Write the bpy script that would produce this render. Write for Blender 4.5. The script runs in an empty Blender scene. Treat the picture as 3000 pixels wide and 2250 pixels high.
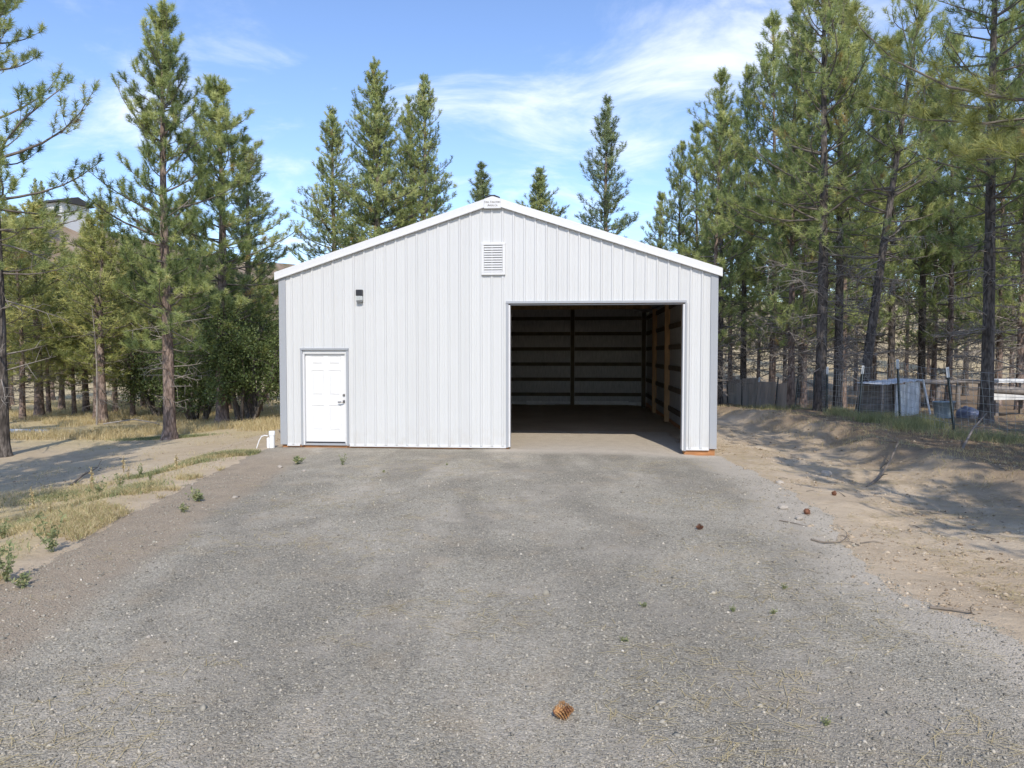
import bpy, math, random
import numpy as np
from mathutils import Vector, Matrix

R = math.radians
scene = bpy.context.scene
COL = scene.collection

# ------------------------------------------------------------------ camera
cam_data = bpy.data.cameras.new('camera')
cam_data.sensor_width = 36.0
cam_data.lens = 36.0 * 2160.0 / 3000.0
cam_data.clip_start = 0.05
cam_data.clip_end = 5000
cam = bpy.data.objects.new('camera', cam_data)
COL.objects.link(cam)
cam.location = (0, 0, 2.05)
cam.rotation_euler = (math.pi / 2 - 0.0408, 0, 0)
scene.camera = cam

# ------------------------------------------------------------------ sky, sun
SUN_EL = R(41.0)
SUN_AZ = R(6.5)                      # to the right of straight behind the camera
world = bpy.data.worlds.new('World')
scene.world = world
world.use_nodes = True
wt = world.node_tree
wt.nodes.clear()
def wn(t, **kw):
    n = wt.nodes.new(t)
    for k, v in kw.items():
        setattr(n, k, v)
    return n
w_out = wn('ShaderNodeOutputWorld')
w_bg = wn('ShaderNodeBackground')
w_bg.inputs['Strength'].default_value = 0.15
sky = wn('ShaderNodeTexSky', sky_type='NISHITA', sun_disc=False)
sky.sun_elevation = SUN_EL
sky.sun_rotation = math.pi - SUN_AZ
sky.altitude = 600
sky.air_density = 1.0
sky.dust_density = 0.6
sky.ozone_density = 1.6
# thin high cloud: noise on a flat layer overhead, so it streaks toward the horizon
tc = wn('ShaderNodeTexCoord')
sep = wn('ShaderNodeSeparateXYZ')
wt.links.new(tc.outputs['Generated'], sep.inputs[0])
def wmath(op, a, b=None, clamp=False):
    n = wn('ShaderNodeMath', operation=op, use_clamp=clamp)
    for i, v in enumerate((a, b)):
        if v is None:
            continue
        if isinstance(v, (int, float)):
            n.inputs[i].default_value = v
        else:
            wt.links.new(v, n.inputs[i])
    return n.outputs[0]
zc = wmath('ADD', wmath('MAXIMUM', sep.outputs['Z'], 0.0), 0.12)
cx = wmath('DIVIDE', sep.outputs['X'], zc)
cy = wmath('DIVIDE', sep.outputs['Y'], zc)
comb = wn('ShaderNodeCombineXYZ')
wt.links.new(cx, comb.inputs[0]); wt.links.new(cy, comb.inputs[1])
mp = wn('ShaderNodeMapping')
mp.inputs['Rotation'].default_value = (0, 0, R(-18))
mp.inputs['Scale'].default_value = (0.8, 1.0, 1)
mp.inputs['Location'].default_value = (3.1, 1.35, 0)
wt.links.new(comb.outputs[0], mp.inputs[0])
nz = wn('ShaderNodeTexNoise')
nz.inputs['Scale'].default_value = 1.9
nz.inputs['Detail'].default_value = 9
nz.inputs['Roughness'].default_value = 0.62
nz.inputs['Distortion'].default_value = 0.55
wt.links.new(mp.outputs[0], nz.inputs['Vector'])
# the bank of cirrus high over the barn's right-hand roof slope
def blob(x, y, rx, ry, amt):
    dx = wmath('DIVIDE', wmath('SUBTRACT', cx, x), rx)
    dy = wmath('DIVIDE', wmath('SUBTRACT', cy, y), ry)
    d2 = wmath('ADD', wmath('MULTIPLY', dx, dx), wmath('MULTIPLY', dy, dy))
    e = wmath('POWER', 2.718, wmath('MULTIPLY', d2, -1.0))
    return wmath('MULTIPLY', e, amt)
bias = wmath('ADD', wmath('ADD', blob(0.42, 1.85, 0.34, 0.40, 0.20), blob(0.40, 2.6, 0.35, 0.40, 0.12)), blob(-1.05, 2.4, 0.35, 0.5, 0.10))
dens = wmath('ADD', nz.outputs['Fac'], bias)
mr = wn('ShaderNodeMapRange', interpolation_type='SMOOTHSTEP')
mr.inputs['From Min'].default_value = 0.50
mr.inputs['From Max'].default_value = 0.86
mr.inputs['To Max'].default_value = 0.7
wt.links.new(dens, mr.inputs['Value'])
tint = wn('ShaderNodeMix', data_type='RGBA', blend_type='MULTIPLY')
tint.inputs[0].default_value = 1.0
tint.inputs[7].default_value = (0.98, 1.03, 1.17, 1)
wt.links.new(sky.outputs[0], tint.inputs[6])
cm = wn('ShaderNodeMix', data_type='RGBA')
cm.inputs[7].default_value = (6.4, 6.6, 7.2, 1)
wt.links.new(mr.outputs[0], cm.inputs[0])
wt.links.new(tint.outputs[2], cm.inputs[6])
wt.links.new(cm.outputs[2], w_bg.inputs['Color'])
wt.links.new(w_bg.outputs[0], w_out.inputs[0])

sun_data = bpy.data.lights.new('sun', 'SUN')
sun_data.energy = 2.65
sun_data.angle = R(0.55)
sun_data.color = (1.0, 0.93, 0.82)
sun = bpy.data.objects.new('sun', sun_data)
COL.objects.link(sun)
to_sun = Vector((math.sin(SUN_AZ) * math.cos(SUN_EL), -math.cos(SUN_AZ) * math.cos(SUN_EL), math.sin(SUN_EL)))
sun.rotation_euler = to_sun.to_track_quat('Z', 'Y').to_euler()
sun.location = (10, -20, 30)

vs = scene.view_settings
vs.view_transform = 'Standard'
vs.look = 'None'
vs.exposure = 0.48
vs.gamma = 1.0
vs.use_curve_mapping = False
scene.cycles.use_denoising = True
scene.cycles.max_bounces = 8
scene.cycles.diffuse_bounces = 4
scene.cycles.transparent_max_bounces = 8

# ------------------------------------------------------------------ helpers
rng = np.random.default_rng(7)

def lerp(a, b, t):
    return a + (b - a) * t

def sstep(a, b, x):
    t = np.clip((np.asarray(x, float) - a) / (b - a), 0, 1)
    return t * t * (3 - 2 * t)

def _hash(ix, iy, s):
    v = np.sin(ix * 127.1 + iy * 311.7 + s * 74.7) * 43758.5453
    return v - np.floor(v)

def vnoise(x, y, s=0):
    x = np.asarray(x, float); y = np.asarray(y, float)
    ix = np.floor(x); iy = np.floor(y)
    fx = x - ix; fy = y - iy
    fx = fx * fx * (3 - 2 * fx); fy = fy * fy * (3 - 2 * fy)
    a = _hash(ix, iy, s); b = _hash(ix + 1, iy, s); c = _hash(ix, iy + 1, s); d = _hash(ix + 1, iy + 1, s)
    return (a * (1 - fx) + b * fx) * (1 - fy) + (c * (1 - fx) + d * fx) * fy

def fbm(x, y, s=0, o=4):
    v = 0; a = 0.5
    for i in range(o):
        v = v + a * (vnoise(x, y, s + i * 13.1) - 0.5)
        x = np.asarray(x) * 2.03 + 17.3; y = np.asarray(y) * 2.03 + 9.1; a *= 0.5
    return v

def np_mesh(name, verts, faces, material=None, smooth=False, fattr=None, vattr=None):
    """verts (n,3), faces (m,k) with one k -> mesh data"""
    verts = np.ascontiguousarray(verts, np.float32); faces = np.ascontiguousarray(faces, np.int32)
    me = bpy.data.meshes.new(name)
    n, (m, k) = len(verts), faces.shape
    me.vertices.add(n); me.vertices.foreach_set('co', verts.ravel())
    me.loops.add(m * k); me.loops.foreach_set('vertex_index', faces.ravel())
    me.polygons.add(m); me.polygons.foreach_set('loop_start', np.arange(0, m * k, k, dtype=np.int32))
    me.polygons.foreach_set('loop_total', np.full(m, k, np.int32))
    if smooth:
        me.polygons.foreach_set('use_smooth', np.ones(m, bool))
    for key, arr in (fattr or {}).items():
        a = me.attributes.new(key, 'FLOAT', 'FACE'); a.data.foreach_set('value', np.ascontiguousarray(arr, np.float32))
    for key, arr in (vattr or {}).items():
        a = me.attributes.new(key, 'FLOAT', 'POINT'); a.data.foreach_set('value', np.ascontiguousarray(arr, np.float32))
    me.update(calc_edges=True)
    if material:
        me.materials.append(material)
    return me

def put(name, me, parent=None, loc=None, rot=None, **props):
    o = bpy.data.objects.new(name, me)
    COL.objects.link(o)
    if parent:
        o.parent = parent
    if loc is not None:
        o.location = loc
    if rot is not None:
        o.rotation_euler = rot
    for k, v in props.items():
        o[k] = v
    return o

def thing(name, label, cat, loc=(0, 0, 0), rotz=0.0, group=None):
    o = put(name, None, loc=loc, rot=(0, 0, rotz), label=label, category=cat)
    o.empty_display_size = 0.2
    if group:
        o['group'] = group
    return o

class MB:
    """small mesh builder with mixed polygons"""
    def __init__(s):
        s.v = []; s.f = []; s.sm = []
    def add(s, vs, fs, smooth=False):
        b = len(s.v); s.v += [tuple(p) for p in vs]
        for f in fs:
            s.f.append(tuple(i + b for i in f)); s.sm.append(smooth)
        return s
    def box(s, x0, x1, y0, y1, z0, z1):
        v = [(x, y, z) for z in (z0, z1) for y in (y0, y1) for x in (x0, x1)]
        return s.add(v, [(0, 2, 3, 1), (4, 5, 7, 6), (0, 1, 5, 4), (2, 6, 7, 3), (0, 4, 6, 2), (1, 3, 7, 5)])
    def extrude(s, poly, axis, a, b, smooth=False):
        """closed 2-D polygon extruded along axis 'x','y' or 'z'"""
        n = len(poly)
        def P(p, t):
            return {'x': (t, p[0], p[1]), 'y': (p[0], t, p[1]), 'z': (p[0], p[1], t)}[axis]
        v = [P(p, a) for p in poly] + [P(p, b) for p in poly]
        f = [(i, (i + 1) % n, n + (i + 1) % n, n + i) for i in range(n)] + [tuple(range(n))[::-1], tuple(range(n, 2 * n))]
        return s.add(v, f)
    def tube(s, pts, rad, sides=8, caps=True, smooth=True):
        pts = [Vector(p) for p in pts]
        rad = rad if hasattr(rad, '__len__') else [rad] * len(pts)
        rings = []; prev = None
        for i, p in enumerate(pts):
            d = (pts[min(i + 1, len(pts) - 1)] - pts[max(i - 1, 0)]).normalized()
            u = prev if prev is not None else (Vector((0, 0, 1)) if abs(d.z) < .9 else Vector((1, 0, 0)))
            u = (u - d * u.dot(d)).normalized(); w = d.cross(u); prev = u
            rings.append([p + (u * math.cos(t) + w * math.sin(t)) * rad[i] for t in [2 * math.pi * k / sides for k in range(sides)]])
        v = [q for r in rings for q in r]; f = []
        for i in range(len(pts) - 1):
            for k in range(sides):
                f.append((i * sides + k, i * sides + (k + 1) % sides, (i + 1) * sides + (k + 1) % sides, (i + 1) * sides + k))
        s.add(v, f, smooth)
        if caps:
            s.add(rings[0], [tuple(range(sides))[::-1]]); s.add(rings[-1], [tuple(range(sides))])
        return s
    def mesh(s, name, material=None):
        me = bpy.data.meshes.new(name)
        me.from_pydata(s.v, [], s.f); me.update()
        me.polygons.foreach_set('use_smooth', s.sm)
        if material:
            me.materials.append(material)
        return me
    def obj(s, name, material=None, parent=None, **kw):
        return put(name, s.mesh(name, material), parent, **kw)

def bevel(o, w=0.004, seg=2):
    m = o.modifiers.new('bevel', 'BEVEL'); m.width = w; m.segments = seg; m.limit_method = 'ANGLE'
    return o

# ------------------------------------------------------------------ materials
class NT:
    def __init__(s, name):
        s.m = bpy.data.materials.new(name); s.m.use_nodes = True
        s.t = s.m.node_tree; s.t.nodes.clear()
        s.out = s.n('ShaderNodeOutputMaterial')
    def n(s, t, **kw):
        x = s.t.nodes.new(t)
        for k, v in kw.items():
            setattr(x, k, v)
        return x
    def set(s, sock, v):
        if isinstance(v, bpy.types.NodeSocket):
            s.t.links.new(v, sock)
        else:
            if hasattr(sock.default_value, '__len__') and not isinstance(v, (int, float)) and len(v) == 3 and len(sock.default_value) == 4:
                v = (*v, 1)
            sock.default_value = v
    def math(s, op, a, b=0.0, clamp=False):
        x = s.n('ShaderNodeMath', operation=op, use_clamp=clamp)
        s.set(x.inputs[0], a); s.set(x.inputs[1], b)
        return x.outputs[0]
    def pos(s, obj=False):
        return s.n('ShaderNodeTexCoord').outputs['Object'] if obj else s.n('ShaderNodeNewGeometry').outputs['Position']
    def scale(s, vec, sc):
        x = s.n('ShaderNodeMapping'); s.set(x.inputs[0], vec); x.inputs['Scale'].default_value = sc
        return x.outputs[0]
    def noise(s, vec, scale, detail=4, rough=0.55, dist=0.0):
        x = s.n('ShaderNodeTexNoise'); s.set(x.inputs['Vector'], vec)
        x.inputs['Scale'].default_value = scale; x.inputs['Detail'].default_value = detail
        x.inputs['Roughness'].default_value = rough; x.inputs['Distortion'].default_value = dist
        return x.outputs['Fac']
    def voro(s, vec, scale, feature='F1', rnd=1.0):
        x = s.n('ShaderNodeTexVoronoi', feature=feature); s.set(x.inputs['Vector'], vec)
        x.inputs['Scale'].default_value = scale
        if 'Randomness' in x.inputs:
            x.inputs['Randomness'].default_value = rnd
        return x
    def mix(s, f, a, b, mode='MIX'):
        x = s.n('ShaderNodeMix', data_type='RGBA', blend_type=mode)
        s.set(x.inputs[0], f); s.set(x.inputs[6], a); s.set(x.inputs[7], b)
        return x.outputs[2]
    def ramp(s, f, stops, interp='LINEAR'):
        x = s.n('ShaderNodeValToRGB'); cr = x.color_ramp; cr.interpolation = interp
        while len(cr.elements) < len(stops):
            cr.elements.new(0.5)
        for e, (p, c) in zip(cr.elements, stops):
            e.position = p; e.color = (*c, 1) if len(c) == 3 else c
        s.set(x.inputs[0], f)
        return x.outputs[0]
    def smap(s, v, a, b, lo=0.0, hi=1.0):
        x = s.n('ShaderNodeMapRange', interpolation_type='SMOOTHSTEP')
        s.set(x.inputs['Value'], v); x.inputs['From Min'].default_value = a; x.inputs['From Max'].default_value = b
        x.inputs['To Min'].default_value = lo; x.inputs['To Max'].default_value = hi
        return x.outputs[0]
    def attr(s, name):
        return s.n('ShaderNodeAttribute', attribute_name=name).outputs['Fac']
    def bump(s, h, strength=0.5, dist=0.01, normal=None):
        x = s.n('ShaderNodeBump'); s.set(x.inputs['Height'], h)
        x.inputs['Strength'].default_value = strength; x.inputs['Distance'].default_value = dist
        if normal is not None:
            s.set(x.inputs['Normal'], normal)
        return x.outputs[0]
    def bsdf(s, color, rough=0.8, metallic=0.0, normal=None, spec=0.5):
        x = s.n('ShaderNodeBsdfPrincipled')
        s.set(x.inputs['Base Color'], color); s.set(x.inputs['Roughness'], rough)
        s.set(x.inputs['Metallic'], metallic); s.set(x.inputs['Specular IOR Level'], spec)
        if normal is not None:
            s.set(x.inputs['Normal'], normal)
        return x.outputs[0]
    def done(s, shader):
        s.t.links.new(shader, s.out.inputs[0])
        return s.m

def plain(name, c, rough=0.6, metallic=0.0, var=0.12, scale=6.0, bump=0.0, bscale=60.0, spec=0.5, stretch=(1, 1, 1)):
    t = NT(name); p = t.scale(t.pos(True), stretch)
    f = t.noise(p, scale, 5, 0.6)
    c0 = tuple(max(0, x * (1 - var)) for x in c); c1 = tuple(min(1, x * (1 + var)) for x in c)
    col = t.ramp(f, [(0.3, c0), (0.7, c1)])
    nrm = t.bump(t.noise(p, bscale, 3), bump, 0.01) if bump else None
    return t.done(t.bsdf(col, rough, metallic, nrm, spec))

def m_steel(name, c, rough=0.38):
    """baked-enamel sheet steel: faint dust streaks, slight oil-canning"""
    t = NT(name); p = t.pos(True)
    streak = t.noise(t.scale(p, (7, 7, 0.25)), 2.0, 4, 0.6)
    blot = t.noise(p, 0.9, 3)
    f = t.math('MULTIPLY_ADD', streak, 0.5); t.t.nodes[-1].inputs[2].default_value = 0.0
    f = t.math('ADD', f, t.math('MULTIPLY', blot, 0.5))
    col = t.ramp(f, [(0.3, tuple(x * 0.965 for x in c)), (0.65, c)])
    inf = t.n('ShaderNodeObjectInfo').outputs['Random']
    vv = t.n('ShaderNodeCombineColor'); va = t.math('ADD', t.math('MULTIPLY', inf, 0.05), 0.955)
    for q in range(3):
        t.set(vv.inputs[q], va)
    col = t.mix(1.0, col, vv.outputs[0], 'MULTIPLY')
    # dust thrown up on the lowest half metre
    z = t.n('ShaderNodeSeparateXYZ'); t.set(z.inputs[0], p)
    dust = t.math('MULTIPLY', t.smap(z.outputs[2], 0.05, 0.7, 1, 0), t.smap(t.noise(p, 5.0, 5), 0.35, 0.75))
    col = t.mix(t.math('MULTIPLY', dust, 0.28), col, (0.45, 0.40, 0.33))
    nrm = t.bump(t.noise(t.scale(p, (3, 3, 0.8)), 1.0, 2), 0.25, 0.02)
    return t.done(t.bsdf(col, rough, 0.0, nrm, 0.4))

def m_bark(name, c0, c1, c2):
    t = NT(name); p = t.pos(True)
    pl = t.scale(p, (1, 1, 0.3))
    v = t.voro(pl, 19.0)
    n = t.noise(pl, 6.0, 6, 0.65)
    col = t.ramp(n, [(0.32, c0), (0.5, c1), (0.7, c2)])
    col = t.mix(t.math('MULTIPLY', t.smap(v.outputs['Distance'], 0.35, 0.8), 0.7), col, tuple(x * 0.5 for x in c0))
    h = t.math('ADD', t.math('MULTIPLY', v.outputs['Distance'], -1.0), t.math('MULTIPLY', n, 0.8))
    return t.done(t.bsdf(col, 0.95, 0, t.bump(h, 0.9, 0.03), 0.15))

def m_leaf(name, stops, trans=0.32, rough=0.5):
    t = NT(name)
    f = t.attr('tint')
    inf = t.n('ShaderNodeObjectInfo').outputs['Random']
    f2 = t.math('ADD', f, t.math('MULTIPLY', t.math('SUBTRACT', inf, 0.5), 0.14), True)
    col = t.ramp(f2, stops)
    d = t.bsdf(col, rough, 0, None, 0.35)
    tr = t.n('ShaderNodeBsdfTranslucent'); t.set(tr.inputs[0], t.mix(0.35, col, (0.20, 0.24, 0.05)))
    mx = t.n('ShaderNodeMixShader'); mx.inputs[0].default_value = trans
    t.t.links.new(d, mx.inputs[1]); t.t.links.new(tr.outputs[0], mx.inputs[2])
    return t.done(mx.outputs[0])

M = {}
M['white'] = m_steel('white_steel', (0.625, 0.628, 0.622))
M['trim_white'] = m_steel('white_trim', (0.70, 0.70, 0.70))
M['grey_trim'] = m_steel('grey_trim', (0.37, 0.385, 0.41))
M['door_white'] = plain('door_paint', (0.74, 0.735, 0.725), 0.42, var=0.015)
M['skirt'] = plain('treated_wood', (0.42, 0.19, 0.075), 0.8, var=0.3, scale=3, stretch=(1, 8, 8), bump=0.3)
M['bronze'] = plain('dark_bronze', (0.05, 0.05, 0.055), 0.4, 0.6)
M['nickel'] = plain('satin_nickel', (0.30, 0.29, 0.29), 0.3, 0.9)
M['lens'] = plain('prismatic_lens', (0.55, 0.58, 0.58), 0.15, var=0.2, scale=30)
M['void'] = plain('vent_shade_sheet', (0.05, 0.048, 0.045), 0.9)  # near-black colour standing in for shade behind the vent slats
M['ink'] = plain('print_ink', (0.10, 0.075, 0.065), 0.6)
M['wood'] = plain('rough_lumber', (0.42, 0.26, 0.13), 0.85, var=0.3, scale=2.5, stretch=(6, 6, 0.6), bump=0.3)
M['wood_dark'] = plain('dark_lumber', (0.12, 0.09, 0.06), 0.9, var=0.3, scale=2.5, bump=0.3)  # darker wood of the girts and back posts
M['foil'] = plain('insulation_facing', (0.43, 0.42, 0.41), 0.45, var=0.22, scale=4.0, stretch=(5, 5, 0.8), bump=0.5, bscale=8)
M['foam'] = plain('foam_board', (0.72, 0.72, 0.70), 0.8)
M['pvc'] = plain('white_pvc', (0.82, 0.82, 0.81), 0.35, var=0.04)
M['bark'] = m_bark('pine_bark', (0.15, 0.11, 0.09), (0.27, 0.20, 0.165), (0.40, 0.315, 0.265))
M['bark_grey_shaded'] = m_bark('shaded_grey_bark', (0.08, 0.068, 0.06), (0.14, 0.12, 0.105), (0.235, 0.205, 0.18))  # grey bark, its colour darkened for trunks that stand in shade
M['limb'] = plain('limb_bark', (0.17, 0.145, 0.12), 0.95, var=0.4, scale=5, bump=0.5, bscale=30)
M['dead'] = plain('dead_limb', (0.25, 0.22, 0.19), 0.95, var=0.4, scale=5)
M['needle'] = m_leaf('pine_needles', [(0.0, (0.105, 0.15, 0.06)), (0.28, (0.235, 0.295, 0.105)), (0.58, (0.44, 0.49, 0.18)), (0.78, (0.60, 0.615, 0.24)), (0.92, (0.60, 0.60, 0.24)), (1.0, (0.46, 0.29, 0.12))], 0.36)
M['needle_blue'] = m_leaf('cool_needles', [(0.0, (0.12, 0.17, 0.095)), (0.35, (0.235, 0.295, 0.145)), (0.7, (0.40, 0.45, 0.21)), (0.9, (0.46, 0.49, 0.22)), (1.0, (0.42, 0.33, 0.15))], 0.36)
M['needle_sunlit'] = m_leaf('sun_painted_needles', [(0.0, (0.17, 0.20, 0.07)), (0.28, (0.36, 0.38, 0.125)), (0.58, (0.55, 0.545, 0.195)), (0.78, (0.66, 0.62, 0.24)), (0.92, (0.66, 0.61, 0.24)), (1.0, (0.50, 0.32, 0.13))], 0.42)  # yellower copy of the pine needles with sunlight put into the colour
M['leaf'] = m_leaf('broad_leaves', [(0.0, (0.06, 0.095, 0.035)), (0.5, (0.135, 0.18, 0.06)), (1.0, (0.27, 0.31, 0.115))], 0.35)
M['straw'] = m_leaf('dry_grass', [(0.0, (0.36, 0.27, 0.13)), (0.5, (0.60, 0.48, 0.26)), (0.85, (0.74, 0.62, 0.38)), (1.0, (0.38, 0.38, 0.15))], 0.3, 0.8)
M['green'] = m_leaf('green_weeds', [(0.0, (0.17, 0.205, 0.10)), (0.55, (0.31, 0.335, 0.165)), (1.0, (0.52, 0.47, 0.23))], 0.3, 0.7)
M['stick'] = plain('grey_stick', (0.20, 0.165, 0.13), 0.95, var=0.3)
M['cone'] = plain('cone_scale', (0.52, 0.27, 0.105), 0.8, var=0.35, scale=25)
M['cone_dark'] = plain('old_cone_scale', (0.20, 0.085, 0.045), 0.8, var=0.35, scale=25)
M['rock'] = plain('pale_rock', (0.42, 0.37, 0.31), 0.9, var=0.25, scale=9, bump=0.7, bscale=20)
M['post'] = plain('green_post_paint', (0.022, 0.032, 0.028), 0.6, var=0.3)
M['post_tip'] = plain('white_post_paint', (0.70, 0.72, 0.72), 0.6)
M['wire'] = plain('galvanised_wire', (0.34, 0.37, 0.38), 0.5, 0.5)
M['screen'] = plain('burlap_screen', (0.46, 0.39, 0.32), 0.95, var=0.22, scale=2.0, stretch=(4, 4, 0.5), bump=0.5, bscale=40)
M['sheet'] = plain('old_sheet', (0.60, 0.61, 0.62), 0.6, var=0.3, scale=2.5, stretch=(3, 3, 1))
M['old_wood'] = plain('weathered_wood', (0.22, 0.19, 0.165), 0.95, var=0.4, scale=3.0, stretch=(1, 6, 6), bump=0.5)
M['board_white'] = plain('white_board', (0.66, 0.66, 0.65), 0.8, var=0.2, scale=3)
M['tub'] = plain('grey_blue_tub', (0.27, 0.33, 0.37), 0.5, var=0.2)
M['tarp'] = plain('blue_tarp', (0.13, 0.145, 0.20), 0.5, var=0.3)
M['roof_dark'] = plain('house_roof', (0.05, 0.048, 0.05), 0.9)
M['house'] = plain('house_siding', (0.62, 0.62, 0.61), 0.8, var=0.06)
M['glass'] = plain('house_glass', (0.05, 0.06, 0.08), 0.1)

def m_ground():
    t = NT('ground_soil'); p = t.pos()
    n1 = t.noise(p, 0.55, 5, 0.6); n2 = t.noise(p, 4.0, 6, 0.65); n3 = t.noise(p, 40.0, 4, 0.7)
    f = t.math('ADD', t.math('MULTIPLY', n1, 0.5), t.math('ADD', t.math('MULTIPLY', n2, 0.3), t.math('MULTIPLY', n3, 0.2)))
    dirt = t.ramp(f, [(0.3, (0.38, 0.29, 0.195)), (0.5, (0.52, 0.415, 0.295)), (0.72, (0.63, 0.53, 0.40))])
    str1 = t.noise(p, 9.0, 6, 0.7); str2 = t.noise(t.scale(p, (60, 25, 25)), 1.0, 4, 0.7)
    gf = t.math('ADD', t.math('MULTIPLY', str1, 0.55), t.math('MULTIPLY', str2, 0.45))
    grass = t.ramp(gf, [(0.3, (0.33, 0.25, 0.13)), (0.5, (0.55, 0.44, 0.25)), (0.7, (0.70, 0.58, 0.37))])
    litter = t.ramp(gf, [(0.3, (0.11, 0.075, 0.047)), (0.52, (0.225, 0.155, 0.097)), (0.75, (0.38, 0.285, 0.185))])
    c = t.mix(t.attr('grass'), dirt, grass)
    c = t.mix(t.attr('litter'), c, litter)
    # brown rock and soil of the far hillside
    rock = t.ramp(t.noise(p, 0.09, 6, 0.65), [(0.35, (0.17, 0.15, 0.07)), (0.5, (0.30, 0.215, 0.145)), (0.65, (0.38, 0.30, 0.22))])
    c = t.mix(t.attr('hill'), c, rock)
    # chips and crumbs
    v = t.voro(p, 30.0)
    r = t.n('ShaderNodeSeparateColor'); t.set(r.inputs[0], v.outputs['Color'])
    chip = t.math('MULTIPLY', t.math('GREATER_THAN', r.outputs[0], 0.93), t.math('LESS_THAN', v.outputs['Distance'], 0.28))
    c = t.mix(t.math('MULTIPLY', chip, 0.8), c, t.ramp(r.outputs[1], [(0, (0.16, 0.11, 0.075)), (1, (0.55, 0.50, 0.43))]))
    h = t.math('ADD', t.math('MULTIPLY', n2, 1.0), t.math('ADD', t.math('MULTIPLY', n3, 0.30), t.math('MULTIPLY', chip, 0.12)))
    return t.done(t.bsdf(c, 0.96, 0, t.bump(h, 0.8, 0.06), 0.15))

def m_gravel():
    t = NT('crushed_basalt'); p = t.pos()
    v = t.voro(p, 62.0); v2 = t.voro(p, 118.0)
    s1 = t.n('ShaderNodeSeparateColor'); t.set(s1.inputs[0], v.outputs['Color'])
    s2 = t.n('ShaderNodeSeparateColor'); t.set(s2.inputs[0], v2.outputs['Color'])
    stone = t.ramp(s1.outputs[0], [(0.0, (0.186, 0.166, 0.134)), (0.35, (0.293, 0.266, 0.215)), (0.75, (0.400, 0.361, 0.293)), (0.97, (0.493, 0.441, 0.349)), (1.0, (0.669, 0.589, 0.464))])
    fine = t.ramp(s2.outputs[0], [(0.0, (0.213, 0.192, 0.155)), (0.6, (0.363, 0.330, 0.265)), (1.0, (0.493, 0.441, 0.342))])
    c = t.mix(t.smap(s1.outputs[1], 0.35, 0.6), fine, stone)
    pt = t.noise(p, 0.75, 5, 0.62, 0.4); pt2 = t.noise(p, 3.2, 5, 0.65)
    dustf = t.math('MULTIPLY', t.smap(pt, 0.42, 0.66), t.smap(pt2, 0.25, 0.65))
    c = t.mix(t.math('MULTIPLY', dustf, 0.62), c, (0.50, 0.44, 0.36))
    dk = t.smap(t.noise(t.scale(p, (0.8, 0.35, 1)), 0.9, 4, 0.6, 0.6), 0.38, 0.62, 0.80, 1.08)
    dkc = t.n('ShaderNodeCombineColor')
    for q in range(3):
        t.set(dkc.inputs[q], dk)
    c = t.mix(1.0, c, dkc.outputs[0], 'MULTIPLY')
    warm = t.smap(t.noise(p, 1.7, 4, 0.6), 0.52, 0.72)
    c = t.mix(t.math('MULTIPLY', warm, 0.32), c, (0.46, 0.36, 0.24))
    sh = t.attr('shoulder')
    shc = t.ramp(t.math('ADD', t.math('MULTIPLY', s2.outputs[0], 0.5), t.math('MULTIPLY', pt2, 0.5)), [(0.25, (0.265, 0.211, 0.157)), (0.6, (0.396, 0.319, 0.234)), (0.9, (0.518, 0.431, 0.318))])
    c = t.mix(t.math('MULTIPLY', sh, t.smap(pt2, 0.2, 0.55, 0.55, 1.0)), c, shc)
    sd = t.attr('sandy')
    c = t.mix(sd, c, t.ramp(t.math('ADD', t.math('MULTIPLY', s2.outputs[0], 0.4), t.math('MULTIPLY', pt2, 0.6)), [(0.25, (0.45, 0.39, 0.315)), (0.75, (0.63, 0.56, 0.46))]))
    h = t.math('ADD', t.math('MULTIPLY', v.outputs['Distance'], -1.0), t.math('MULTIPLY', v2.outputs['Distance'], -0.5))
    h2 = t.bump(pt2, 0.25, 0.05)
    return t.done(t.bsdf(c, 0.93, 0, t.bump(h, 0.75, 0.010, h2), 0.2))
M['ground'] = m_ground()
M['gravel'] = m_gravel()
def m_stone():
    t = NT('gravel_chip')
    f = t.attr('tint')
    c = t.ramp(f, [(0.0, (0.158, 0.143, 0.118)), (0.45, (0.288, 0.262, 0.213)), (0.8, (0.400, 0.362, 0.293)), (0.95, (0.484, 0.432, 0.349)), (1.0, (0.706, 0.642, 0.538))])
    return t.done(t.bsdf(c, 0.9, 0, None, 0.2))
M['chip'] = m_stone()

# ------------------------------------------------------------------ terrain
BX, BY, YAW = -4.9913, 15.8959, 0.0865
BW, BD = 9.22, 14.5
def to_barn(x, y):
    dx = np.asarray(x, float) - BX; dy = np.asarray(y, float) - BY
    c, s = math.cos(YAW), math.sin(YAW)
    return dx * c - dy * s, dx * s + dy * c
def from_barn(u, v):
    c, s = math.cos(YAW), math.sin(YAW)
    return BX + u * c + v * s, BY - u * s + v * c

XL_Y = [-60, 0, 5, 6.4, 9.5, 13.0, 15.6, 60]; XL_X = [-4.4, -4.4, -4.45, -4.5, -4.87, -5.05, -5.15, -5.3]
XR_Y = [-60, 0, 5, 6.6, 9.5, 14.8, 60];       XR_X = [3.7, 3.6, 3.55, 3.4, 3.95, 4.25, 4.5]
def xleft(y):
    return np.interp(y, XL_Y, XL_X)
def xright(y):
    return np.interp(y, XR_Y, XR_X)

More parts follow.
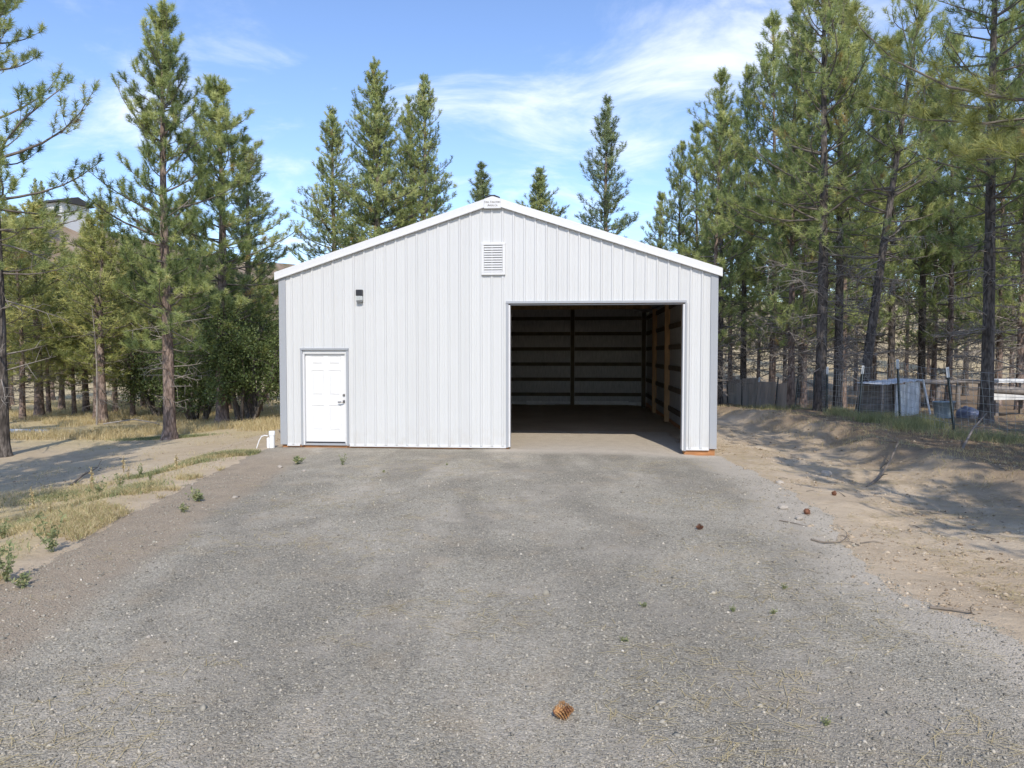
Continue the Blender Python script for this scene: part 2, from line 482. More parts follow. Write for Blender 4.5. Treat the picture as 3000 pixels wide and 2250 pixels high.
def height(x, y):
    x = np.asarray(x, float); y = np.asarray(y, float)
    u, v = to_barn(x, y)
    # left: shoulder falls to the lower meadow
    dl = xleft(y) - 0.55 - x
    fade = 1 - sstep(14.0, 17.5, y) * sstep(-8.0, -5.2, x) * 0.75
    left = -(0.34 * sstep(0, 1.8, dl) + 0.26 * sstep(1.5, 7.0, dl)) * fade
    left = left + 0.05 * fbm(x * 0.6, y * 0.6, 3) * sstep(0.2, 2, dl)
    left = left - 0.25 * sstep(24, 36, y) * sstep(0, 6, dl) + 0.012 * np.maximum(0, y - 45) * sstep(0, 8, dl)
    # right: worn dirt, a cut bank, then the fence line
    zf = np.interp(y, [-60, 0, 10, 14, 18, 20, 24, 28, 33, 39, 50, 60, 80, 120, 260], [0.0, 0.05, 0.12, 0.15, 0.24, 0.28, 0.15, -0.12, -0.42, -0.58, -0.3, 0.5, 2.4, 6.5, 20])
    edge = 6.9 + 1.1 * fbm(0.0 * x + 3.3, y * 0.35, 5) + 0.35 * fbm(x * 0.1, y * 1.3, 8)
    edge = edge + 1.1 * sstep(13, 7, y)
    bank = sstep(-0.15, 1.5, x - edge)
    lip = np.exp(-((x - edge - 0.7) / 0.55) ** 2) * 0.20
    dr = x - xright(y)
    trough = -0.10 * sstep(0.1, 1.6, dr) * (1 - bank)
    wr = sstep(0.0, 1.0, dr)
    rough = wr * (0.24 * fbm(x * 0.7 + 5, y * 0.9, 21) + 0.15 * fbm(x * 1.9, y * 2.3, 22) + 0.06 * fbm(x * 6.0, y * 6.0, 23, 3) + 0.07 * np.abs(fbm(x * 1.6, y * 2.4, 24, 3)))
    right = wr * (zf * bank) + trough + (lip * wr + rough) * sstep(60, 30, y)
    z = left + right
    # ground dips at the barn's right front corner, the pad crowns a little at the wall
    z = z + 0.035 * np.exp(-((v + 0.2) / 1.5) ** 2) * sstep(8.8, 6.0, u) * sstep(-1.5, 0.3, u)
    z = z - 0.05 * np.exp(-((u - 8.9) / 0.9) ** 2 - ((v + 0.1) / 1.2) ** 2)
    z = z + 0.018 * fbm(x * 0.45, y * 0.45, 31) + 0.010 * fbm(x * 1.7, y * 1.7, 33)
    # left hillside with the house
    hl = 31 * sstep(70, 172, y) * np.exp(-((x + 106 + 6 * fbm(x * 0.03, y * 0.03, 43)) / 24.0) ** 2) + 6 * sstep(200, 420, y)
    hr = 0.0
    z = z + hl + hr + 0.02 * np.maximum(0, y - 70) * sstep(30, -20, x)
    z = z + sstep(80, 160, y) * 4.0 * fbm(x * 0.03, y * 0.03, 41)
    return z

def hz(x, y):
    return float(height(x, y))

def axis_coords(lo, hi, f0, f1, step, grow=1.11):
    mid = list(np.arange(f0, f1 + 1e-6, step))
    a = [mid[0]]; s = step
    while a[-1] > lo:
        s *= grow; a.append(a[-1] - s)
    b = [mid[-1]]; s = step
    while b[-1] < hi:
        s *= grow; b.append(b[-1] + s)
    return np.array(a[1:][::-1] + mid + b[1:])

def grid_mesh(name, xs, ys, zfun, mat, attrs, keep=None):
    X, Y = np.meshgrid(xs, ys)
    Z = zfun(X, Y)
    V = np.stack([X.ravel(), Y.ravel(), Z.ravel()], 1)
    nx, ny = len(xs), len(ys)
    i, j = np.meshgrid(np.arange(nx - 1), np.arange(ny - 1))
    b = (j * nx + i).ravel()
    F = np.stack([b, b + 1, b + nx + 1, b + nx], 1)
    if keep is not None:
        k = keep(X, Y).ravel()
        F = F[k[F].any(1)]
        used = np.unique(F); remap = -np.ones(len(V), int); remap[used] = np.arange(len(used))
        V = V[used]; F = remap[F]
        return np_mesh(name, V, F, mat, True, vattr={a: fn(V[:, 0], V[:, 1]) for a, fn in attrs.items()})
    return np_mesh(name, V, F, mat, True, vattr={a: fn(V[:, 0], V[:, 1]) for a, fn in attrs.items()})

def a_grass(x, y):
    dl = xleft(y) - x
    g = sstep(0.1, 0.7, dl) * (0.45 + 0.55 * sstep(-0.08, 0.12, fbm(x * 0.55, y * 0.55, 51)))
    # bare pale dirt on the open shelf before the pines, straw field beyond
    bare = sstep(10.5, 14, y) * sstep(23, 19, y)
    g = g * (1 - 0.75 * bare) + sstep(22, 25, y) * sstep(-2, 2, dl) * (1 - g) * 0.9
    g = np.maximum(g, sstep(48, 62, y) * 0.9 * sstep(0, 12, x))
    return np.clip(g, 0, 1)
def a_litter(x, y):
    dr = x - xright(y)
    l = sstep(2.2, 4.2, dr + 2.2 * fbm(x * 0.5, y * 0.5, 61)) * 0.9
    return np.clip(l * (1 - 0.85 * sstep(46, 60, y)), 0, 1)
def a_hill(x, y):
    return sstep(70, 100, y) * sstep(10, -20, x)

xs = axis_coords(-900, 900, -17, 15, 0.16)
ys = axis_coords(-60, 1500, 2.0, 34, 0.16)
put('ground', grid_mesh('ground', xs, ys, height, M['ground'], {'grass': a_grass, 'litter': a_litter, 'hill': a_hill}), kind='structure')

def d_edge(x, y):
    """signed distance inside the gravel, ragged"""
    u, v = to_barn(x, y)
    n = 0.55 * fbm(x * 0.8, y * 0.8, 71) + 0.25 * fbm(x * 3.5, y * 3.5, 72)
    inside = np.minimum(x - xleft(y), xright(y) - x)
    front = np.where((u > 4.2) & (u < 8.8), 4.2 - v, -0.02 - v + 0.0 * v)
    return np.minimum(inside + n, front + 0.3 * n)
def drive_z(x, y):
    d = d_edge(x, y)
    return height(x, y) + np.where(d > 0, 0.004 + 0.012 * sstep(0, 0.5, d), 0.004 + d * 0.12) + 0.006 * fbm(x * 3, y * 3, 75)
def a_should(x, y):
    e = x - xleft(y) + 0.35 * fbm(x * 0.9, y * 0.9, 77) + 0.2 * fbm(x * 4, y * 4, 78)
    return sstep(1.25, 0.85, e) * sstep(17, 13, y)
def a_sandy(x, y):
    u, v = to_barn(x, y)
    o = sstep(-0.9, -0.25, v + 0.5 * fbm(x, y, 79)) * sstep(4.3, 4.9, u)
    r = sstep(0.9, 0.15, xright(y) - x + 0.8 * fbm(x * 1.1, y * 1.1, 80)) * 0.75
    return np.maximum(o, r)
put('gravel_driveway', grid_mesh('gravel_driveway', np.arange(-6.2, 5.6, 0.09), np.arange(-14, 20.6, 0.09), drive_z, M['gravel'], {'shoulder': a_should, 'sandy': a_sandy}, keep=lambda x, y: d_edge(x, y) > -0.3), kind='structure')
def gz(x, y):
    return float(np.maximum(height(x, y), np.where(np.asarray(d_edge(x, y)) > -0.3, drive_z(x, y), -99)))

# ------------------------------------------------------------------ barn
barn = thing('steel_barn', 'white ribbed steel barn with gable front, open garage bay and six-panel door', 'barn', (BX, BY, 0), -YAW)
EAVE, SLOPE = 3.64, 0.325
def ztop(u):
    return EAVE + SLOPE * (min(u, BW - u))
RIB0, RIBS = 0.267, 0.2275
OPL, OPR, OPT = 4.974, 8.527, 3.086          # garage opening
DL, DR, DT = 0.50, 1.465, 2.12               # door opening
ZB = 0.10
PROF = [(-0.030, 0.0), (-0.017, -0.022), (0.014, -0.022), (0.030, 0.0), (0.085, 0.0), (0.092, -0.0035), (0.102, -0.0035), (0.109, 0.0), (0.126, 0.0), (0.133, -0.0035), (0.143, -0.0035), (0.150, 0.0)]
def prof_v(du):
    pts = PROF + [(RIBS - 0.030, 0.0)]
    for (a, va), (b, vb) in zip(pts[:-1], pts[1:]):
        if a <= du <= b:
            return va + (vb - va) * (du - a) / (b - a)
    return 0.0
def strip(k, u0, u1, zlo):
    """one ribbed pan of siding between u0 and u1, from zlo up to the rake"""
    base = RIB0 + k * RIBS
    us = sorted({round(t, 4) for t in [u0, u1] + [base + d for d, _ in PROF] if u0 - 1e-6 <= t <= u1 + 1e-6})
    if u0 < BW / 2 < u1:
        us = sorted(set(us + [BW / 2]))
    v = []; f = []
    for t in us:
        w = prof_v(min(max(t - base, -0.03), RIBS - 0.03))
        v += [(t, w, zlo), (t, w, ztop(t) + 0.03)]
    for i in range(len(us) - 1):
        f.append((2 * i, 2 * i + 2, 2 * i + 3, 2 * i + 1))
    mb = MB(); mb.add(v, f)
    return mb.obj('wall_panel', M['white'], barn)
k = -1
while RIB0 + k * RIBS - 0.03 < BW - 0.06:
    a = max(RIB0 + k * RIBS - 0.03, 0.06); b = min(RIB0 + (k + 1) * RIBS - 0.03, BW - 0.06)
    cuts = sorted({a, b} | {c for c in (OPL - 0.03, OPR + 0.03, DL - 0.02, DR + 0.02) if a < c < b})
    for c0, c1 in zip(cuts[:-1], cuts[1:]):
        if c1 - c0 < 0.004:
            continue
        mid = (c0 + c1) / 2
        zlo = OPT + 0.02 if OPL - 0.03 < mid < OPR + 0.03 else (DT + 0.02 if DL - 0.02 < mid < DR + 0.02 else ZB)
        strip(k, c0, c1, zlo)
    k += 1
# screw heads along the girt lines
mb = MB()
for zz in np.arange(0.42, 5.0, 0.61):
    for kk in range(0, 39):
        for du in (0.045, 0.185):
            uu = RIB0 + kk * RIBS + du
            if uu > BW - 0.15 or zz > ztop(uu) - 0.1 or (OPL - 0.1 < uu < OPR + 0.1 and zz < OPT + .1) or (DL - .1 < uu < DR + .1 and zz < DT + .1):
                continue
            if du > 0.1 and kk % 4:
                continue
            mb.box(uu - .005, uu + .005, -0.007, 0.001, zz - .005, zz + .005)
mb.obj('screw_heads', M['white'], barn, kind='stuff')
# corner trim, base trim, rat guard
def lprof(sgn, u):
    return [(u, -0.030), (u + sgn * 0.145, -0.030), (u + sgn * 0.150, -0.022), (u + sgn * 0.150, 0.004), (u + sgn * 0.012, 0.004), (u + sgn * 0.012, 0.14), (u, 0.14)]
for sgn, u in ((1, -0.01), (-1, BW + 0.01)):
    m_ = MB(); pr = lprof(sgn, u); m_.extrude(pr if sgn < 0 else pr[::-1], 'z', ZB - 0.004, EAVE + 0.05)
    bevel(m_.obj('corner_trim', M['grey_trim'], barn), 0.005)
for a, b, dz in ((0.145, DL - 0.075, 0), (DR + 0.055, OPL - 0.085, 0), (OPR + 0.07, BW - 0.145, -0.004)):
    m_ = MB(); m_.extrude([(-0.036, ZB - 0.032), (-0.030, ZB - 0.035), (0.012, ZB - 0.012), (0.012, ZB + 0.03), (-0.004, ZB + 0.03), (-0.004, ZB - 0.006), (-0.036, ZB - 0.010)], 'x', a, b)
    m_.obj('base_trim', M['trim_white'], barn)
for a, b in ((0.02, DL - 0.0), (DL + 0.004, DR - 0.004), (DR, OPL - 0.03), (OPR + 0.05, BW - 0.02)):
    bevel(MB().box(a, b, 0.016, 0.055, -0.35, ZB - 0.014).obj('skirt_board', M['skirt'], barn), 0.004)
# side, back walls with ribs
def side_wall(name, u, sgn):
    v = []; f = []; n = int(BD / RIBS)
    ys_ = [0.13]
    for i in range(n):
        for d, h in ((RIBS - .03, 0), (RIBS - .014, .019), (RIBS + .014, .019), (RIBS + .03, 0)):
            yy = 0.10 + i * RIBS + d
            if yy < BD:
                ys_.append((yy, h))
    ys_ = [(0.13, 0)] + ys_[1:] + [(BD, 0)]
    for yy, h in ys_:
        v += [(u + sgn * h, yy, ZB), (u + sgn * h, yy, EAVE + 0.115)]
    f = [(2 * i, 2 * i + 2, 2 * i + 3, 2 * i + 1) for i in range(len(ys_) - 1)]
    m_ = MB(); m_.add(v, f); return m_.obj(name, M['white'], barn)
side_wall('side_wall', 0.0, -1); side_wall('side_wall', BW, 1)
m_ = MB(); m_.extrude([(0.01, -0.3), (BW - 0.01, -0.3), (BW - 0.01, EAVE + 0.118), (BW / 2, ztop(BW / 2) + 0.118), (0.01, EAVE + 0.118)], 'y', BD, BD + 0.03); m_.obj('back_wall', M['white'], barn)
for u in (0.02, BW - 0.06):
    MB().box(u, u + 0.04, 0.06, BD - 0.01, -0.35, ZB - 0.005).obj('skirt_board', M['skirt'], barn)
# roof slabs, rake fascia, ridge
FT = 0.178
for side in (0, 1):
    def U(t):
        return t if side == 0 else BW - t
    lo, hi = -0.085, BW / 2
    zr = lambda t: EAVE + SLOPE * t
    def ob(name, poly, v0, v1, mat, bv=0.004):
        m_ = MB(); pp = [(U(t), z) for t, z in poly]
        m_.extrude(pp if side == 0 else pp[::-1], 'y', v0, v1); o_ = m_.obj(name, mat, barn); bevel(o_, bv); return o_
    ob('roof_panel', [(lo, zr(lo) + 0.125), (hi, zr(hi) + 0.125), (hi, zr(hi) + 0.15), (lo, zr(lo) + 0.15)], -0.05, BD + 0.12, M['trim_white'], 0.002)
    ob('roof_insulation', [(0.06, zr(0.06) + 0.02), (hi, zr(hi) + 0.02), (hi, zr(hi) + 0.05), (0.06, zr(0.06) + 0.05)], 0.04, BD - 0.02, M['foil'], 0.002)
    hh = hi - 0.165
    ob('rake_fascia', [(lo, zr(lo) + 0.005), (hh, zr(hh) + 0.005), (hh, zr(hh) + FT), (lo, zr(lo) + FT)], -0.075, -0.024, M['trim_white'], 0.006)
    ob('rake_lip', [(lo + 0.012, zr(lo) + 0.008), (hh, zr(hh) + 0.004), (hh, zr(hh) + 0.040), (lo + 0.012, zr(lo) + 0.044)], -0.092, -0.0755, M['trim_white'], 0.006)
    ob('ridge_cap', [(hi - 0.26, zr(hi - 0.26) + 0.158), (hi, zr(hi) + 0.163), (hi, zr(hi) + 0.178), (hi - 0.26, zr(hi - 0.26) + 0.172)], -0.060, BD + 0.13, M['trim_white'], 0.003)
ZA = EAVE + SLOPE * BW / 2
m_ = MB(); c = BW / 2
m_.extrude([(c - 0.175, ZA - 0.075), (c + 0.175, ZA - 0.075), (c + 0.175, ZA + 0.12), (c + 0.02, ZA + 0.172), (c - 0.02, ZA + 0.172), (c - 0.175, ZA + 0.12)], 'y', -0.100, -0.022)
plate = bevel(m_.obj('peak_plate', M['trim_white'], barn), 0.006)
m_ = MB(); m_.extrude([(c - 0.155, ZA + 0.142), (c - 0.045, ZA + 0.181), (c + 0.045, ZA + 0.181), (c + 0.155, ZA + 0.142), (c + 0.15, ZA + 0.160), (c + 0.045, ZA + 0.203), (c - 0.045, ZA + 0.203), (c - 0.15, ZA + 0.160)], 'y', -0.092, 0.05)
m_.obj('ridge_closure', M['bronze'], barn)
def lettering(txt, size, loc, parent, mat, name='lettering', sx=1.0):
    cu = bpy.data.curves.new(name, 'FONT'); cu.body = txt; cu.size = size; cu.align_x = 'CENTER'; cu.extrude = 0.0008
    t_ = bpy.data.objects.new(name, cu); COL.objects.link(t_)
    dg = bpy.context.evaluated_depsgraph_get()
    me = bpy.data.meshes.new_from_object(t_.evaluated_get(dg)); bpy.data.objects.remove(t_)
    me.materials.clear(); me.materials.append(mat)
    return put(name, me, parent, loc=loc, rot=(math.pi / 2, 0, 0))
def small_caps(words, big, small, y, z, parent, spread=1.0):
    """capitals with a larger first letter, set letter by letter as one mesh"""
    adv = 0.0; me_v = []; me_f = []
    items = []
    for w in words:
        for i, ch in enumerate(w):
            s_ = big if i == 0 else small
            items.append((ch, s_, adv)); adv += s_ * (0.36 if ch == 'I' else (0.78 if ch in 'MW' else 0.60)) * spread
        adv += small * 0.35
    tot = adv - small * 0.35
    for ch, s_, a in items:
        o_ = lettering(ch, s_, (0, 0, 0), None, M['ink']); me = o_.data
        w_ = max((v.co.x for v in me.vertices)) - min((v.co.x for v in me.vertices)); mn = min(v.co.x for v in me.vertices)
        b = len(me_v)
        me_v += [(v.co.x - mn + a - tot / 2, v.co.y, v.co.z) for v in me.vertices]
        me_f += [tuple(i + b for i in p.vertices) for p in me.polygons]
        bpy.data.objects.remove(o_)
    m2 = bpy.data.meshes.new('lettering'); m2.from_pydata(me_v, [], me_f); m2.materials.append(M['ink'])
    return put('lettering', m2, parent, loc=(c + 0.0, y, z), rot=(math.pi / 2, 0, 0))
small_caps(['STEEL', 'STRUCTURES'], 0.060, 0.046, -0.1015, ZA + 0.035, plate, 0.74)
small_caps(['AMERICA'], 0.066, 0.052, -0.1015, ZA - 0.035, plate, 0.92)
# gable vent
vent = MB()
vx0, vx1, vz0, vz1 = 4.372, 4.872, 3.695, 4.365
for a_, b_, c_, d_ in ((vx0, vx1, vz0, vz0 + .055), (vx0, vx1, vz1 - .05, vz1), (vx0, vx0 + .055, vz0 + .055, vz1 - .05), (vx1 - .055, vx1, vz0 + .055, vz1 - .05)):
    vent.box(a_, b_, -0.06, -0.004, c_, d_)
vo = bevel(vent.obj('gable_vent', M['trim_white'], barn), 0.006)
MB().box(vx0 + .056, vx1 - .056, -0.012, -0.006, vz0 + .056, vz1 - .051).obj('vent_shade_sheet', M['void'], vo)  # dark sheet over uncut siding, painted shade for the louvre gaps
n = 11; zz0, zz1 = vz0 + .058, vz1 - .052
for i in range(n):
    zc_ = zz0 + (i + 0.5) * (zz1 - zz0) / n
    m_ = MB(); m_.extrude([(-0.055, zc_ - .022), (-0.050, zc_ - .024), (-0.020, zc_ + 0.016), (-0.020, zc_ + 0.022), (-0.026, zc_ + 0.022), (-0.055, zc_ - 0.006)], 'x', vx0 + .0565, vx1 - .0565)
    m_.obj('vent_slat', M['trim_white'], vo)
# wall light
wl = MB().box(1.703, 1.843, -0.11, -0.02, 3.278, 3.408).obj('wall_light', M['bronze'], barn); bevel(wl, 0.012)
m_ = MB(); m_.extrude([(-0.022, 3.182), (-0.085, 3.182), (-0.105, 3.275), (-0.022, 3.275)], 'x', 1.708, 1.838); bevel(m_.obj('light_lens', M['lens'], wl), 0.006)
m_ = MB(); m_.extrude([(1.712, 3.180), (1.704, 3.168), (1.715, 3.148), (1.735, 3.140), (1.811, 3.140), (1.831, 3.148), (1.842, 3.168), (1.834, 3.180)], 'y', -0.09, -0.02); m_.obj('light_base', M['nickel'], wl)
# garage opening trim
bevel(MB().box(OPL - 0.086, OPR + 0.068, -0.052, 0.012, OPT + 0.012, OPT + 0.064).obj('header_trim', M['grey_trim'], barn), 0.006)
bevel(MB().box(OPL - 0.03, OPR + 0.03, 0.014, 0.20, OPT - 0.001, OPT + 0.20).obj('header_beam', M['wood'], barn), 0.004)
MB().box(OPL - 0.001, OPR + 0.001, -0.018, 0.19, OPT - 0.016, OPT - 0.004).obj('header_cladding', M['grey_trim'], barn)
for sgn, u in ((-1, OPL), (1, OPR)):
    a_, b_ = sorted((u + sgn * 0.038, u + sgn * 0.084)); dz = 0.0 if sgn < 0 else -0.03
    bevel(MB().box(a_, b_, -0.044, 0.012, ZB - 0.02 + dz, OPT + 0.010).obj('jamb_trim', M['grey_trim'], barn), 0.006)
    a_, b_ = sorted((u, u + sgn * 0.036))
    bevel(MB().box(a_, b_, -0.036, 0.16, ZB - 0.01 + dz, OPT - 0.018).obj('jamb_cladding', M['trim_white'], barn), 0.004)
    a_, b_ = sorted((u + sgn * 0.04, u + sgn * 0.18))
    bevel(MB().box(a_, b_, 0.062, 0.20, -0.3, OPT - 0.004).obj('jamb_post', M['wood'], barn), 0.004)
# interior framing
girts = np.arange(0.42, 3.7, 0.61)
for u in (0.1, 3.1, 6.13, BW - 0.26):
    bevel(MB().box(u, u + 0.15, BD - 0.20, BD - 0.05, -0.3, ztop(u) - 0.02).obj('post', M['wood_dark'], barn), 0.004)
for a_, b_ in ((0.26, 3.09), (3.26, 6.12), (6.29, BW - 0.27)):
    for zz in list(girts) + [4.08, 4.69]:
        if zz > ztop((a_ + b_) / 2) - 0.1:
            continue
        aa, bb = a_, b_
        if zz > EAVE:
            aa = max(a_, (zz - EAVE) / SLOPE + 0.3); bb = min(b_, BW - (zz - EAVE) / SLOPE - 0.3)
            if bb - aa < 0.4:
                continue
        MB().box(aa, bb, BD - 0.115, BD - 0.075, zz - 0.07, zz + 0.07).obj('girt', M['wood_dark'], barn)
    # sagging faced insulation between the girts
    nu, nz_ = 40, 70
    uu = np.linspace(a_ - 0.1, b_ + 0.1, nu); zz = np.linspace(0.12, 4.95, nz_)
    UU, ZZ = np.meshgrid(uu, zz)
    ph = ((ZZ - 0.42) % 0.61) / 0.61
    VV = BD - 0.072 - 0.035 * np.sin(np.pi * ph) ** 0.7 - 0.02 * fbm(UU * 3, ZZ * 1.5, 90) - 0.012 * fbm(UU * 14, ZZ * 2, 91)
    ok = ZZ < np.minimum(EAVE + SLOPE * UU, EAVE + SLOPE * (BW - UU)) + 0.0
    V_ = np.stack([UU.ravel(), VV.ravel(), ZZ.ravel()], 1)
    i_, j_ = np.meshgrid(np.arange(nu - 1), np.arange(nz_ - 1)); b0 = (j_ * nu + i_).ravel()
    F_ = np.stack([b0, b0 + 1, b0 + nu + 1, b0 + nu], 1); F_ = F_[ok.ravel()[F_].all(1)]
    put('wall_insulation', np_mesh('wall_insulation', V_, F_, M['foil'], True), barn)
for (a_, b_, z0_, z1_) in ((4.35, 4.98, -.02, .15), (4.99, 5.5, .02, .13), (5.51, 6.10, .06, .13), (6.30, 8.45, .05, .16), (8.455, 8.75, -.04, .10)):
    bevel(MB().box(a_, b_, BD - 0.15, BD - 0.118, z0_ - 0.02, z1_).obj('foam_board', M['foam'], barn), 0.004)
for u, s_ in ((0.05, 1), (BW - 0.05, -1)):
    for v in (0.10, 3.62, 7.2, 10.8):
        a_, b_ = sorted((u, u + s_ * 0.15))
        bevel(MB().box(a_, b_, v, v + 0.15, -0.3, EAVE - 0.02).obj('post', M['wood'], barn), 0.004)
    for v0, v1 in ((0.26, 3.61), (3.78, 7.19), (7.36, 10.79), (10.96, BD - 0.21)):
        for zz in girts:
            a_, b_ = sorted((u + s_ * 0.005, u + s_ * 0.045))
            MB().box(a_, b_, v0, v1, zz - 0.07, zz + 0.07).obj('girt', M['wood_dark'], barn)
    MB().box(*sorted((u - s_ * 0.03, u - s_ * 0.004)), 0.06, BD - 0.08, ZB, EAVE).obj('wall_insulation', M['foil'], barn)
for v in (3.66, 7.24, 10.84):
    t_ = MB(); t_.box(0.25, BW - 0.25, v - 0.02, v + 0.02, EAVE - 0.02, EAVE + 0.12)
    for s_ in (0, 1):
        g = lambda q: q if s_ == 0 else BW - q
        pl = [(g(0.3), EAVE + 0.125), (g(BW / 2 - 0.002), ZA - 0.14), (g(BW / 2 - 0.002), ZA - 0.01), (g(0.3), EAVE + 0.10 - 0.02 + 0.17)]
        t_.extrude(pl if s_ == 0 else pl[::-1], 'y', v - 0.025, v + 0.025)
    t_.obj('roof_truss', M['wood'], barn)
# six-panel entry door
bevel(MB().box(DL - 0.045, DR + 0.045, -0.062, 0.02, DT + 0.012, DT + 0.056).obj('door_header_trim', M['grey_trim'], barn), 0.005)
for a_, b_ in ((DL - 0.042, DL + 0.004), (DR - 0.004, DR + 0.042)):
    bevel(MB().box(a_, b_, -0.046, 0.02, ZB - 0.018, DT + 0.010).obj('door_jamb_trim', M['grey_trim'], barn), 0.005)
fr = MB()
fr.box(DL + 0.006, DL + 0.042, -0.040, 0.10, ZB - 0.008, DT - 0.07).box(DR - 0.042, DR - 0.006, -0.01, 0.10, ZB - 0.008, DT - 0.07).box(DL + 0.006, DR - 0.006, -0.01, 0.10, DT - 0.068, DT + 0.010)
fr.obj('door_frame', M['trim_white'], barn)
door = MB()
dx0, dx1, dz0, dz1 = DL + 0.044, DR - 0.044, 0.158, DT - 0.072
dw = dx1 - dx0
px_ = [dx0, dx0 + 0.145 * dw, dx0 + 0.45 * dw, dx0 + 0.575 * dw, dx0 + 0.885 * dw, dx1]
dh = dz1 - dz0
pz_ = [dz0, dz0 + 0.13 * dh, dz0 + 0.415 * dh, dz0 + 0.52 * dh, dz0 + 0.81 * dh, dz0 + 0.885 * dh, dz1 - 0.02 * dh, dz1]
pz_ = [dz0, dz0 + 0.125 * dh, dz0 + 0.415 * dh, dz0 + 0.525 * dh, dz0 + 0.812 * dh, dz0 + 0.878 * dh, dz0 + 0.978 * dh, dz1]
fy = 0.040
for i in range(5):
    for j in range(7):
        x0, x1, z0, z1 = px_[i], px_[i + 1], pz_[j], pz_[j + 1]
        if i in (1, 3) and j in (1, 3, 5):
            continue
        door.add([(x0, fy, z0), (x1, fy, z0), (x1, fy, z1), (x0, fy, z1)], [(0, 1, 2, 3)])
door.box(dx0, dx1, fy + 0.016, fy + 0.045, dz0, dz1)
do = door.obj('entry_door', M['door_white'], barn)
for i in (1, 3):
    for j in (1, 3, 5):
        x0, x1, z0, z1 = px_[i], px_[i + 1], pz_[j], pz_[j + 1]
        m_ = MB(); v = []
        for d, y in ((0, fy), (0.010, fy + 0.011), (0.026, fy + 0.011), (0.042, fy + 0.001)):
            v += [(x0 + d, y, z0 + d), (x1 - d, y, z0 + d), (x1 - d, y, z1 - d), (x0 + d, y, z1 - d)]
        f = [(4 * r + q, 4 * r + (q + 1) % 4, 4 * r + 4 + (q + 1) % 4, 4 * r + 4 + q) for r in range(3) for q in range(4)] + [(12, 13, 14, 15)]
        m_.add(v, f); m_.obj('door_panel', M['door_white'], do)
MB().box(dx0 - 0.02, dx1 + 0.02, -0.03, 0.10, ZB - 0.012, ZB + 0.030).obj('threshold', M['grey_trim'], barn)
MB().box(dx0, dx1, 0.012, 0.075, ZB + 0.034, dz0 - 0.003).obj('door_sweep', M['bronze'], do)
m_ = MB(); m_.tube([(1.385, fy, 1.165), (1.385, fy - 0.022, 1.165)], [0.030, 0.026], 16); m_.tube([(1.385, fy - 0.02, 1.165), (1.385, fy - 0.030, 1.165)], 0.016, 12); m_.obj('deadbolt', M['nickel'], do)
m_ = MB(); m_.tube([(1.388, fy, 1.03), (1.388, fy - 0.018, 1.03)], [0.033, 0.030], 16); m_.tube([(1.388, fy - 0.01, 1.03), (1.388, fy - 0.055, 1.03), (1.375, fy - 0.066, 1.025), (1.33, fy - 0.068, 1.02), (1.272, fy - 0.062, 1.018)], [0.012, 0.012, 0.014, 0.014, 0.015], 10); m_.obj('door_handle', M['nickel'], do)

# ------------------------------------------------------------------ pipes by the barn corner
px0, py0 = from_barn(-0.16, -0.12)
pr = thing('standpipe', 'white capped plastic standpipe beside the barn corner', 'pipe', (px0, py0, gz(px0, py0)))
m_ = MB(); m_.tube([(0, 0, -0.1), (0, 0, 0.30)], 0.055, 20); m_.obj('pipe', M['pvc'], pr)
m_ = MB(); m_.tube([(0, 0, 0.27), (0, 0, 0.35), (0, 0, 0.362)], [0.064, 0.064, 0.054], 20); m_.obj('cap', M['pvc'], pr)
m_ = MB(); m_.tube([(-0.09, 0.03, -0.08), (-0.092, 0.03, 0.20), (-0.10, 0.03, 0.21)], [0.03, 0.03, 0.026], 14); m_.obj('side_riser', M['pvc'], pr)
q = thing('pipe_elbow', 'thin white plastic pipe piece leaning on the standpipe', 'pipe', (px0 - 0.30, py0 + 0.06, gz(px0 - 0.30, py0 + 0.06)))
m_ = MB(); m_.tube([(-0.06, 0, -0.02), (0.0, 0.01, 0.16), (0.05, 0.02, 0.25), (0.12, 0.02, 0.27), (0.19, 0.02, 0.26)], 0.011, 10); m_.obj('pipe', M['pvc'], q)

# ------------------------------------------------------------------ trees
def unit(v):
    return v / np.maximum(np.linalg.norm(v, axis=-1, keepdims=True), 1e-9)

class Tubes:
    """many tapered tubes in one numpy mesh"""
    def __init__(s):
        s.V = []; s.F = []; s.n = 0
    def add(s, pts, rad, sides=4):
        pts = np.asarray(pts, float); k = len(pts)
        d = np.gradient(pts, axis=0); d = unit(d)
        ref = np.array([0, 0, 1.0]) if abs(d[0][2]) < 0.85 else np.array([1.0, 0, 0])
        u = unit(np.cross(d, ref)); w = np.cross(d, u)
        a = np.arange(sides) * 2 * np.pi / sides
        ring = (np.cos(a)[None, :, None] * u[:, None] + np.sin(a)[None, :, None] * w[:, None]) * np.asarray(rad, float)[:, None, None] + pts[:, None]
        s.V.append(ring.reshape(-1, 3))
        i, j = np.meshgrid(np.arange(k - 1), np.arange(sides), indexing='ij')
        i = i.ravel(); j = j.ravel(); j2 = (j + 1) % sides
        s.F.append(np.stack([i * sides + j, i * sides + j2, (i + 1) * sides + j2, (i + 1) * sides + j], 1) + s.n)
        s.n += k * sides
    def mesh(s, name, mat):
        return np_mesh(name, np.concatenate(s.V), np.concatenate(s.F), mat, True)

